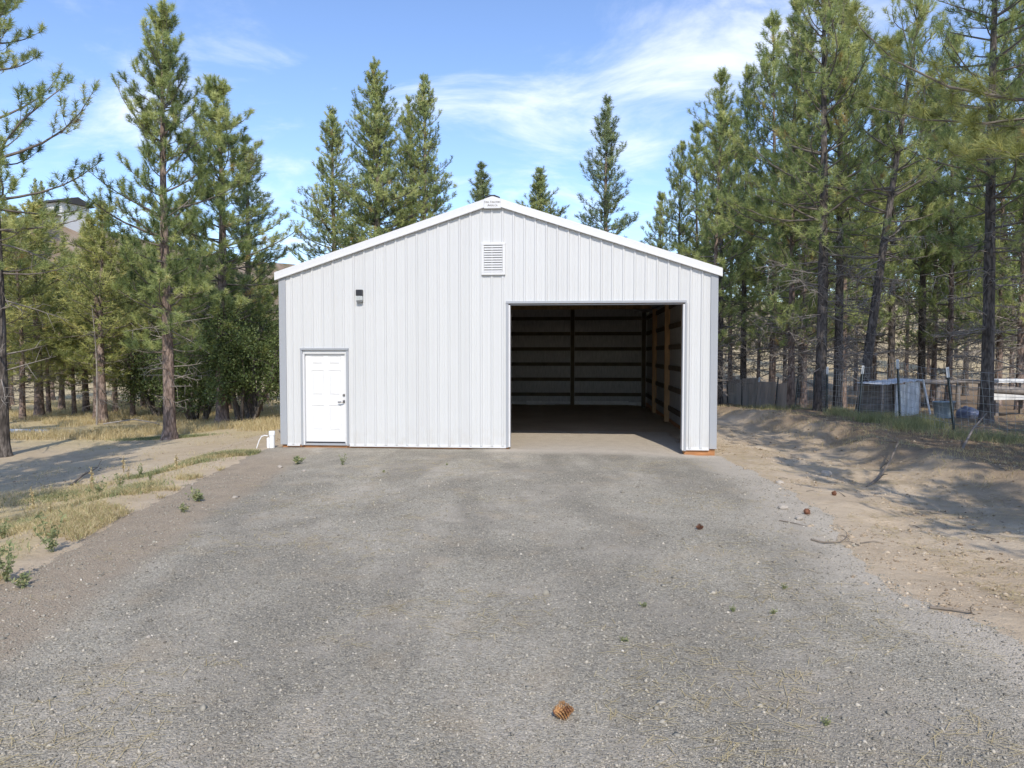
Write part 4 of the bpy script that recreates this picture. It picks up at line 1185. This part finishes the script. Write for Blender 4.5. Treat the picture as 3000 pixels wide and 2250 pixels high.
for x, y in ((-0.58, -0.45), (-0.58, 0.65), (0.60, 0.65)):
    bevel(MB().box(x - .04, x + .04, y - .04, y + .04, -0.2, zr_(x) - 0.03).obj('post', M['old_wood'], sh), 0.004)
MB().box(-0.55, 0.58, 0.70, 0.73, 0.0, 0.95).obj('back_board', M['old_wood'], sh)
m_ = MB(); m_.tube([(0.70, -0.5, 1.12), (0.88, -0.62, 0.05)], 0.03, 6); m_.obj('loose_batten', M['board_white'], sh)
# pole rail
ra, rb = Vector(gp(2685, 23.0, 0.98)), Vector(gp(2885, 23.6, 0.93))
rl = thing('pole_rail', 'weathered log rail on posts beside the white sheet shelter', 'rail', (ra.x, ra.y, hz(ra.x, ra.y)))
o0 = rl.location.copy()
m_ = MB(); m_.tube([ra - o0, ra.lerp(rb, .35) - o0 + Vector((0, 0, -.02)), ra.lerp(rb, .7) - o0 + Vector((0, 0, .02)), rb - o0], [0.075, 0.08, 0.07, 0.06], 9); m_.obj('rail', M['old_wood'], rl)
for f in (0.06, 0.34, 0.64, 0.97):
    p_ = ra.lerp(rb, f) - o0; zz = hz(ra.x + p_.x, ra.y + p_.y) - o0.z
    m_ = MB(); m_.tube([(p_.x, p_.y + .12, zz - 0.2), (p_.x + .02, p_.y + .12, p_.z + 0.06)], 0.07, 8); m_.obj('post', M['old_wood'], rl)
def box_thing(name, label, cat, px, d, sx, sy, szz, mat, rz=0.0, lift=0.0, tilt=0.0):
    x = PX(px, d); o = thing(name, label, cat, (x, d, hz(x, d) + lift), rz)
    b = MB().box(-sx / 2, sx / 2, -sy / 2, sy / 2, 0, szz).obj('board', M[mat], o); b.rotation_euler = (0, tilt, 0); bevel(b, 0.01)
    return o
def log_thing(label, p0, p1, r, mat='old_wood', cat='log'):
    a, b = Vector(p0), Vector(p1); o = thing('log', label, cat, a)
    m_ = MB(); m_.tube([a - a, (b - a) * 0.5 + Vector((0, 0, .01)), b - a], [r, r * 0.95, r * 0.85], 10); m_.obj('bole', M[mat], o)
    return o
log_thing('dark log propped level beyond the straight dark trunk', gp(2905, 21.5, 0.80), gp(3060, 21.8, 0.62), 0.12)
for p_ in (2945, 3035):
    pass
bw = thing('plank_stack', 'white painted planks lying on a rack beyond the straight dark trunk', 'planks', (PX(2960, 22.5), 22.5, hz(PX(2960, 22.5), 22.5)), R(5))
bevel(MB().box(-0.75, 0.95, -0.10, 0.22, 0.42, 0.66).obj('plank', M['board_white'], bw), 0.01)
bevel(MB().box(-0.60, 0.30, -0.30, 0.10, 0.95, 1.06).obj('plank', M['board_white'], bw), 0.01)
for x in (-0.55, 0.7):
    MB().box(x - .05, x + .05, -0.2, 0.2, -0.2, 0.415).obj('trestle', M['old_wood'], bw)
    MB().box(x - .04 - .1, x + .04 - .1, 0.24, 0.32, -0.2, 0.94).obj('trestle', M['old_wood'], bw)
def tub(px, d):
    x = PX(px, d); o = thing('plastic_tub', 'grey-blue plastic tub in the weeds behind the fence', 'tub', (x, d, hz(x, d) - 0.02))
    m_ = MB(); v = []; n_ = 20
    for r_, z in ((0.20, 0), (0.245, 0.42), (0.262, 0.42), (0.262, 0.45), (0.235, 0.45), (0.19, 0.03)):
        v += [(r_ * 1.15 * math.cos(2 * math.pi * i / n_), r_ * 0.8 * math.sin(2 * math.pi * i / n_), z) for i in range(n_)]
    m_.add(v, [(r_ * n_ + i, r_ * n_ + (i + 1) % n_, (r_ + 1) * n_ + (i + 1) % n_, (r_ + 1) * n_ + i) for r_ in range(5) for i in range(n_)] + [tuple(range(5 * n_, 6 * n_))], True)
    m_.obj('tub_body', M['tub'], o)
tub(2768, 20.0)
def lump(name, label, cat, x, y, r, mat, seed, squash=0.7, sink=0.25, group=None, part='lump'):
    rg_ = np.random.default_rng(seed); bm_ = MB(); nu, nv = 14, 8; V_ = []
    for j in range(nv + 1):
        th = math.pi * j / nv
        for i in range(nu):
            ph_ = 2 * math.pi * i / nu
            n_ = np.array([math.sin(th) * math.cos(ph_), math.sin(th) * math.sin(ph_), math.cos(th)])
            k_ = 1 + 0.55 * float(fbm(n_[0] * 2 + seed, n_[1] * 2 + n_[2] * 3, seed)) + 0.25 * float(fbm(n_[0] * 6, n_[1] * 6 + n_[2] * 5, seed + 1))
            V_.append(tuple(n_ * r * k_ * [1, 0.8, squash]))
    F_ = [(j * nu + i, j * nu + (i + 1) % nu, (j + 1) * nu + (i + 1) % nu, (j + 1) * nu + i)[::-1] for j in range(nv) for i in range(nu)]
    bm_.add(V_, F_, False)
    o = put(name, bm_.mesh(name, M[mat]), None, loc=(x, y, gz(x, y) + r * squash * (1 - 2 * sink)), rot=(0, 0, seed * 1.3), label=label, category=cat)
    if group: o['group'] = group
    return o
lump('tarp_bundle', 'crumpled dark blue tarp bundle behind the fence', 'tarp', PX(2840, 20.6), 20.6, 0.30, 'tarp', 4, 0.75)
m_ = thing('white_log', 'long bleached log lying in the dry grass of the meadow', 'log', (PX(75, 24.5), 24.5, hz(PX(75, 24.5), 24.5)))
mb = MB(); mb.tube([(-1.6, 0, .06), (-.4, .02, .08), (.7, 0, .07)], [0.07, 0.075, 0.06], 9); mb.obj('bole', M['board_white'], m_)

# ------------------------------------------------------------------ house on the hillside
hx, hy = -103.0, 170.0
ho = thing('hillside_house', 'white house with dark roof high on the hillside behind the pines', 'house', (hx, hy, hz(hx, hy)), R(-20))
MB().box(-5.5, 4.5, -3.5, 3.5, -4, 2.9).obj('wall', M['house'], ho)
m_ = MB(); m_.extrude([(-4.4, 2.92), (4.4, 2.92), (4.4, 3.05), (0, 4.6), (-4.4, 3.05)], 'x', -6.2, 5.3); m_.obj('roof', M['roof_dark'], ho)
for x in (-4.2, -1.4, 2.2):
    w_ = MB().box(x, x + 1.7, -3.56, -3.49, 0.8, 2.2).obj('window', M['house'], ho)
    MB().box(x + .12, x + 1.58, -3.58, -3.565, 0.92, 2.08).obj('pane', M['glass'], w_)
MB().box(-5.5, 4.5, -5.2, -3.6, -0.3, -0.1).obj('deck', M['old_wood'], ho)

# ------------------------------------------------------------------ small ground detail
def pine_cone(x, y, L, mat, label, seed, rz):
    o = thing('pine_cone', label, 'pine cone', (x, y, gz(x, y)), rz)
    rg_ = np.random.default_rng(seed); m_ = MB()
    rad_ = lambda t: L * 0.36 * math.sin(math.pi * min(1, 0.12 + 0.86 * t)) ** 0.75
    m_.tube([(L * (t - .5), 0, L * 0.30) for t in np.linspace(0.05, 0.95, 7)], [rad_(t) * 0.35 for t in np.linspace(0.05, 0.95, 7)], 8)
    m_.obj('core', M['cone_dark'], o)
    s_ = MB(); n_ = 95
    for i in range(n_):
        t = 0.04 + 0.92 * i / n_; a = i * 2.39996; r_ = rad_(t)
        c_ = Vector((L * (t - .5), 0, L * 0.30)); rd = Vector((0, math.cos(a), math.sin(a))); ax = Vector((1, 0, 0)); tg = ax.cross(rd)
        d = (rd * 0.9 + ax * (0.55 - 1.1 * t)).normalized()
        p0 = c_ + rd * r_ * 0.3; tip = c_ + d * r_ * rg_.uniform(1.0, 1.3); w_ = L * 0.055; th = ax * (L * 0.018)
        q_ = p0.lerp(tip, .72)
        s_.add([p0 - tg * w_ * .4, p0 + tg * w_ * .4, q_ + tg * w_, tip, q_ - tg * w_, q_ + th * 1.4, q_ - th], [(0, 1, 2, 5), (2, 3, 5), (3, 4, 5), (4, 0, 5), (1, 0, 6), (1, 6, 2), (2, 6, 3), (3, 6, 4), (4, 6, 0)])
    s_.obj('scales', M[mat], o)
pine_cone(0.29, 4.06, 0.135, 'cone', 'bright orange-brown open pine cone lying on the gravel', 1, 0.25)
pine_cone(2.18, 8.48, 0.10, 'cone_dark', 'small dark brown pine cone lying on the gravel', 2, 0.1)
pine_cone(3.75, 9.3, 0.11, 'cone_dark', 'old pine cone on the sand where the gravel ends', 3, 1.0)
pine_cone(4.75, 10.8, 0.10, 'cone_dark', 'dark pine cone on the open sand right of the gravel', 4, 2.0)

for i, (p, y_, r, lab) in enumerate([(2427, 12.6, 0.10, 'pale rock half sunk in the dirt below the cut bank'), (2300, 9.6, 0.07, 'pale flat stone at the sandy gravel edge beside an old cone'), (2348, 9.0, 0.055, 'small pale stone on the sand beyond the gravel edge'), (2290, 11.6, 0.06, 'small grey-white stone on the bare dirt near the barn')]):
    lump('stone', lab, 'stone', PX(p, y_), y_, r, 'rock', 11 + i, 0.6)
x_, y_ = from_barn(-1.35, 3.4); lump('dirt_clod', 'brown clod of earth on the bare dirt left of the barn', 'clod', x_, y_, 0.14, 'old_wood', 18, 0.5)
for i, (x_, y_, r) in enumerate([(-3.6, 12.7, 0.035), (-4.15, 13.1, 0.05), (-3.9, 10.3, 0.04), (-2.6, 5.2, 0.022), (-1.9, 8.8, 0.022), (1.05, 3.72, 0.012), (-0.15, 4.6, 0.012), (-2.9, 7.7, 0.02)]):
    lump('pale_stone', 'small pale stone lying among the grey gravel', 'stone', x_, y_, r, 'rock', 30 + i, 0.6, group='pale stones on the gravel')

stick('fallen_branch', 'thin curved grey branch lying on the shaded dirt left of the drive', [gp(200, 13.4, .02), gp(235, 14.2, .06), (PX(280, 15.2), 15.2, gz(PX(280, 15.2), 15.2) + .07)], 0.022, twigs=3, seed=3)
stick('fallen_branch', 'forked grey branch sticking out of the cut bank', [gp(2545, 11.6, -0.02), gp(2585, 12.3, 0.10), gp(2612, 12.9, 0.16), gp(2636, 13.6, 0.30)], 0.030, twigs=8, seed=4)
stick('fallen_branch', 'thin twig lying where sand meets gravel', [gp(2385, 8.0, .01), gp(2420, 7.85, .02), gp(2470, 7.9, .015), gp(2490, 8.1, .02)], 0.012, twigs=3, seed=5)
stick('fallen_branch', 'short straight twig at the gravel edge near the barn side', [gp(2290, 8.9, .008), gp(2330, 8.75, .012), gp(2372, 8.6, .01)], 0.008, seed=6)
stick('fallen_branch', 'broken bark-covered stick on sand at the drive edge', [gp(2740, 5.85, .012), gp(2800, 5.8, .016), gp(2865, 5.72, .012)], 0.014, twigs=2, seed=7)
stick('fallen_branch', 'long pale branch arching over the meadow grass by the reddish pine', [gp(300, 27.2, .1), gp(390, 27.0, .28), gp(450, 26.6, .18), gp(490, 26.2, .05)], 0.03, 'branch', 'dead', 4, 8)
for i in range(10):
    px_r = rt.uniform(2250, 2990); d_ = rt.uniform(7.5, 13); x0_, y0_ = PX(px_r, d_), d_; a = rt.random() * 3.14; L = rt.uniform(0.15, 0.4)
    stick('twig', 'small dry twig lying on the pale dirt right of the gravel', [(x0_, y0_, gz(x0_, y0_) + .008), (x0_ + L * .5 * math.cos(a), y0_ + L * .5 * math.sin(a) + .02, gz(x0_ + L * .5 * math.cos(a), y0_ + L * .5 * math.sin(a)) + .02), (x0_ + L * math.cos(a), y0_ + L * math.sin(a), gz(x0_ + L * math.cos(a), y0_ + L * math.sin(a)) + .008)], 0.006, 'twig', seed=20 + i, group='twigs on the dirt')

# loose chips of crushed rock
def chips(n, seed):
    rg_ = np.random.default_rng(seed)
    y = 3.0 + 9.5 * rg_.random(n) ** 1.9; x = rg_.uniform(-1, 1, n) * (0.72 * y + 0.3)
    d = d_edge(x, y); k = (d > -0.12) & (x > -5.8) & (x < 4.8); x, y = x[k], y[k]; n = len(x)
    z = np.maximum(drive_z(x, y), height(x, y))
    s = rg_.lognormal(math.log(0.0054), 0.42, n) * (1 + 0.035 * (y - 3))
    big = rg_.random(n) < 0.02; s[big] *= 1.7
    base = np.array([[1, 0, 0], [-1, 0, 0], [0, 1, 0], [0, -1, 0], [0, 0, 1], [0, 0, -1]], float)
    V = base[None] * rg_.uniform(0.55, 1.35, (n, 6, 1)) + rg_.normal(0, 0.18, (n, 6, 3))
    V *= (s[:, None] * np.stack([rg_.uniform(.8, 1.3, n), rg_.uniform(.7, 1.2, n), rg_.uniform(.5, .85, n)], 1))[:, None, :]
    a = rg_.random(n) * 6.28; c_, s_ = np.cos(a), np.sin(a)
    X = V[..., 0] * c_[:, None] - V[..., 1] * s_[:, None]; Y = V[..., 0] * s_[:, None] + V[..., 1] * c_[:, None]
    V = np.stack([X + x[:, None], Y + y[:, None], V[..., 2] + (z + s * 0.15)[:, None]], -1)
    f = np.array([[0, 2, 4], [2, 1, 4], [1, 3, 4], [3, 0, 4], [2, 0, 5], [1, 2, 5], [3, 1, 5], [0, 3, 5]])
    F = (f[None] + (np.arange(n) * 6)[:, None, None]).reshape(-1, 3)
    t = np.clip(rg_.normal(0.55, 0.22, n), 0, 0.96); t[rg_.random(n) < 0.003] = 1.0
    return np_mesh('gravel_chips', V.reshape(-1, 3), F, M['chip'], False, fattr={'tint': np.repeat(t, 8)})
def crumbs(n, seed):
    rg_ = np.random.default_rng(seed)
    y = 5.0 + 17 * rg_.random(n) ** 1.5
    right = rg_.random(n) < 0.72
    x = np.where(right, xright(y) + rg_.random(n) ** 1.3 * 6.5 - 0.3, xleft(y) - 0.3 - 6 * rg_.random(n))
    k = (fbm(x * 1.3, y * 1.3, 111) > -0.02) & (np.abs(x) < 0.8 * y + 1); x, y = x[k], y[k]; n = len(x)
    u, v = to_barn(x, y); k = ~((v > -0.1) & (u > -0.1) & (u < BW + 0.1)); x, y = x[k], y[k]; n = len(x)
    z = height(x, y); s = rg_.lognormal(math.log(0.008), 0.55, n)
    base = np.array([[1, 0, 0], [-1, 0, 0], [0, 1, 0], [0, -1, 0], [0, 0, 1], [0, 0, -1]], float)
    V = (base[None] * rg_.uniform(0.6, 1.3, (n, 6, 1)) + rg_.normal(0, 0.15, (n, 6, 3))) * s[:, None, None] * [1.2, 1.0, 0.7]
    V = V + np.stack([x, y, z + s * 0.1], 1)[:, None]
    f = np.array([[0, 2, 4], [2, 1, 4], [1, 3, 4], [3, 0, 4], [2, 0, 5], [1, 2, 5], [3, 1, 5], [0, 3, 5]])
    t = np.clip(rg_.normal(0.5, 0.22, n), 0, 1)
    return np_mesh('dirt_crumbs', V.reshape(-1, 3), (f[None] + (np.arange(n) * 6)[:, None, None]).reshape(-1, 3), M['crumb'], False, fattr={'tint': np.repeat(t, 8)})
t_ = NT('dirt_crumb'); M['crumb'] = t_.done(t_.bsdf(t_.ramp(t_.attr('tint'), [(0, (0.16, 0.115, 0.075)), (0.5, (0.42, 0.33, 0.23)), (1, (0.62, 0.53, 0.41))]), 0.95, 0, None, 0.15))
put('dirt_crumbs', crumbs(30000, 15), kind='stuff', label='loose crumbs of soil and bark on the bare dirt', category='soil')
put('gravel_chips', chips(105000, 5), kind='stuff', label='loose grey chips of crushed rock on the drive', category='gravel')

def blades(name, mat, P, H, W, seed, lean=0.5, tint=(0.5, 0.2)):
    """three-sided bent grass blades"""
    rg_ = np.random.default_rng(seed); n = len(P)
    a = rg_.random(n) * 6.28; h = H * rg_.uniform(0.5, 1.25, n)
    sd = np.stack([np.cos(a), np.sin(a), 0 * a], 1) * (W * rg_.uniform(0.6, 1.4, n))[:, None] * 0.5
    ld = rg_.normal(0, lean, (n, 2))
    mid = P + np.stack([ld[:, 0] * h * 0.35, ld[:, 1] * h * 0.35, h * 0.6], 1)
    tip = P + np.stack([ld[:, 0] * h, ld[:, 1] * h, h * (1 - 0.2 * np.abs(ld).sum(1).clip(0, 2))], 1)
    V = np.stack([P - sd, P + sd, mid + sd * 0.7, mid - sd * 0.7, tip], 1)
    b = (np.arange(n) * 5)[:, None]
    F = np.concatenate([b + [0, 1, 2], b + [0, 2, 3], b + [3, 2, 4]], 1).reshape(-1, 3)
    t = np.clip(rg_.normal(tint[0], tint[1], n), 0, 1)
    return np_mesh(name, V.reshape(-1, 3), F, M[mat], False, fattr={'tint': np.repeat(t, 3)})
def on_ground(x, y, dz=-0.01):
    return np.stack([x, y, height(x, y) + dz], 1)
# straw grass in the meadow
rg = np.random.default_rng(9)
n = 90000
y = 22.5 + 22 * rg.random(n) ** 1.4; x = -4.9 - rg.random(n) * (0.75 * y - 4)
k = (fbm(x * 0.4, y * 0.4, 101) > -0.10) & (rg.random(n) < sstep(21.5, 25.5, y + 2 * fbm(x * .3, y * .3, 5)) + 0.05)
put('dry_grass', blades('dry_grass', 'straw', on_ground(x[k], y[k]), 0.24, 0.013, 1, 0.45, (0.55, 0.22)), kind='stuff', label='tall straw-coloured dry grass of the meadow', category='grass')
# weedy verge left of the gravel
n = 90000
y = rg.uniform(4.5, 15.2, n); e = rg.gamma(1.15, 1.25, n) + 0.05; x = xleft(y) - e
k = (fbm(x * 0.8, y * 0.8, 103) + 0.35 * fbm(x * 3, y * 3, 104) > 0.0 + 0.12 * sstep(11, 15, y) + 0.02 * e)
put('verge_grass', blades('verge_grass', 'straw', on_ground(x[k], y[k]), 0.11, 0.006, 2, 0.8, (0.6, 0.28)), kind='stuff', label='short dry yellow grass on the slope left of the gravel', category='grass')
n = 26000
y = rg.uniform(4.5, 22, n); x = xleft(y) - 0.25 - rg.random(n) * 7.5
k = rg.random(n) < 0.35 + 0.6 * sstep(0.0, 0.15, fbm(x * 1.6, y * 1.6, 109)) - 0.35 * sstep(13, 16, y)
put('sparse_grass', blades('sparse_grass', 'straw', on_ground(x[k], y[k]), 0.10, 0.0055, 12, 1.0, (0.5, 0.3)), kind='stuff', label='thin scattered dead grass stems on the bare dirt left of the drive', category='grass')
# green ground cover at the barn corner and in patches on the verge
P = []
for cx_, cy_, rx_, ry_, m__ in [(-5.75, 14.9, 0.85, 0.22, 5200), (-6.6, 14.1, 0.8, 0.25, 2500), (-5.9, 11.2, 0.5, 0.5, 1500), (-6.6, 9.4, 0.6, 0.6, 1200), (-5.7, 7.3, 0.5, 0.5, 900), (-10.6, 22.4, 1.3, 0.35, 3800), (-7.6, 12.3, 0.6, 0.6, 900)]:
    q_ = rg.normal(0, 0.5, (m__, 2)) * [rx_, ry_] + [cx_, cy_]; P.append(q_)
P = np.concatenate(P); P = P[P[:, 0] < xleft(P[:, 1]) - 0.05]
put('green_ground_cover', blades('green_ground_cover', 'green', on_ground(P[:, 0], P[:, 1]), 0.10, 0.012, 3, 0.9, (0.5, 0.25)), kind='stuff', label='low green weeds spreading beside the gravel and the pine foot', category='weeds')
# tall grass along the fence foot
P = []
for p_, d_, rx_, m__ in [(2465, 21.6, 0.4, 800), (2560, 19.6, 0.5, 1300), (2700, 18.4, 0.5, 2000), (2650, 17.6, 0.4, 600), (2240, 30, 1.2, 700), (2330, 27, 1.2, 600), (2850, 16.2, 0.9, 500), (2960, 15.6, 0.8, 500)]:
    P.append(rg.normal(0, 0.55, (m__, 2)) * [rx_, 0.5] + [PX(p_, d_), d_])
P = np.concatenate(P)
put('fence_grass', blades('fence_grass', 'green', on_ground(P[:, 0], P[:, 1]), 0.30, 0.007, 4, 0.5, (0.68, 0.28)), kind='stuff', label='tall green grass along the foot of the wire fence', category='grass')
n = 26000
y = rg.uniform(11, 30, n); x = rg.uniform(7.0, 14.5, n)
k = fbm(x * 0.7, y * 0.7, 105) > 0.02
put('bank_grass', blades('bank_grass', 'straw', on_ground(x[k], y[k]), 0.13, 0.006, 5, 0.9, (0.45, 0.25)), kind='stuff', label='thin dry grass on the dirt bank before the fence', category='grass')
# shed pine needles
def straw_litter(n, xr, yr, seed, thresh, zfun):
    rg_ = np.random.default_rng(seed); x = rg_.uniform(*xr, n); y = yr[0] + (yr[1] - yr[0]) * rg_.random(n) ** 1.5
    k = fbm(x * 0.9, y * 0.9, 107) + 0.5 * fbm(x * 3.1, y * 3.1, 108) > thresh; x, y = x[k], y[k]; n = len(x)
    a = rg_.normal(0.0, 0.9, n); L = rg_.uniform(0.06, 0.16, n); dx, dy = np.cos(a) * L / 2, np.sin(a) * L / 2; w = 0.0014 + 0.00012 * y
    z = zfun(x, y) + 0.010
    nx, ny = -np.sin(a) * w, np.cos(a) * w
    V = np.stack([np.stack([x - dx - nx, y - dy - ny, z], 1), np.stack([x - dx + nx, y - dy + ny, z], 1), np.stack([x + dx + nx, y + dy + ny, z + .002], 1), np.stack([x + dx - nx, y + dy - ny, z + .002], 1)], 1).reshape(-1, 3)
    t = np.clip(rg_.normal(0.6, 0.15, n), 0, 0.9)
    return np_mesh('fallen_needles', V, np.arange(n * 4).reshape(-1, 4), M['straw'], False, fattr={'tint': t})
put('fallen_needles', straw_litter(9000, (-4.2, 3.6), (3.2, 14), 6, 0.02, lambda x, y: np.maximum(height(x, y), drive_z(x, y))), kind='stuff', label='shed straw-coloured pine needles on the gravel', category='needles')
put('fallen_needles', straw_litter(30000, (4.2, 13), (6, 24), 8, 0.0, height), kind='stuff', label='shed brown pine needles on the shaded bank', category='needles')

# single weeds
def weed_data(seed, kind):
    rg_ = np.random.default_rng(seed); t = Tubes(); V = []; n_st = {'stalk': 2, 'clump': 7, 'tall': 5}[kind]
    for i in range(n_st):
        a = rg_.random() * 6.28; L = {'stalk': 0.42, 'clump': 0.13, 'tall': 0.40}[kind] * rg_.uniform(0.6, 1.1); o = {'stalk': 0.05, 'clump': 0.13, 'tall': 0.16}[kind] * rg_.uniform(0.3, 1.1)
        s = np.linspace(0, 1, 5); pts = np.stack([math.cos(a) * o * s, math.sin(a) * o * s, L * s - 0.02], 1)
        t.add(pts, {'stalk': 0.006, 'clump': 0.003, 'tall': 0.0035}[kind] * (1 - .5 * s), 4)
        for j in range({'stalk': 26, 'clump': 14, 'tall': 34}[kind]):
            f = rg_.uniform(0.15, 1.0); p = np.array([math.cos(a) * o * f, math.sin(a) * o * f, L * f])
            d = unit(rg_.normal(size=3) + [0, 0, 0.4]); sd = unit(np.cross(d, rg_.normal(size=3))); l = {'stalk': 0.045, 'clump': 0.05, 'tall': 0.055}[kind] * rg_.uniform(0.6, 1.3)
            V.append([p, p + d * l * .5 + sd * l * .22, p + d * l, p + d * l * .5 - sd * l * .22])
    V = np.array(V); n = len(V)
    mat = 'straw' if kind == 'stalk' else 'green'
    return dict(parts=[('stems', t.mesh('stems', M[mat])), ('leaves', np_mesh('leaves', V.reshape(-1, 3), np.arange(n * 4).reshape(-1, 4), M[mat], False, fattr={'tint': np.clip(rg_.normal(.45, .2, n), 0, 1)}))], H=0.4)
WD = {k_: [weed_data(80 + i, k_) for i in range(2)] for k_ in ('stalk', 'clump', 'tall')}
def weed(kind, x, y, label, group=None, scale=1.0):
    o = plant_tree('weed', WD[kind][int(abs(x * 7)) % 2], x, y, label, 'weed', group, scale, x * 9, 0.0, z=gz(x, y) - 0.003)
weed('tall', -4.55, 6.55, 'spiky green weed at the drive edge where the verge turns to gravel', scale=0.9)
weed('tall', -4.75, 7.55, 'thin upright green weed on the verge beside its own long shadow', scale=1.0)
weed('clump', -4.25, 6.35, 'low green weed in the gravel near the verge', scale=0.9)
weed('clump', -4.3, 10.1, 'dusty blue-green weed on the brown gravel shoulder', scale=1.3)
weed('clump', -4.2, 9.4, 'small weed just below the blue-green weed on the shoulder', scale=0.8)
weed('clump', -3.95, 13.5, 'green weed tuft in the gravel before the entry door', scale=1.2)
weed('tall', -3.1, 13.4, 'wispy pale weed standing alone in the gravel before the barn', scale=0.5)
for i, (x_, y_) in enumerate([(0.8, 5.15), (1.05, 5.85), (1.75, 5.75), (2.05, 5.7), (2.35, 6.3), (1.72, 3.95), (-1.2, 13.4), (-2.2, 12.6)]):
    weed('clump', x_, y_, 'tiny green sprout pushing through the gravel', 'sprouts in the gravel', 0.32)
for i in range(22):
    y_ = rt.uniform(6.0, 15.0); x_ = float(xleft(y_)) - rt.uniform(0.9, 3.6)
    weed('stalk', x_, y_, 'dry upright seed stalk on the grassy verge', 'dry stalks on the verge', rt.uniform(0.6, 1.1))
for i in range(14):
    y_ = rt.uniform(6.0, 14.5); x_ = float(xleft(y_)) - rt.uniform(0.7, 2.6)
    weed('tall', x_, y_, 'green leafy weed on the grassy verge', 'green weeds on the verge', rt.uniform(0.4, 0.75))
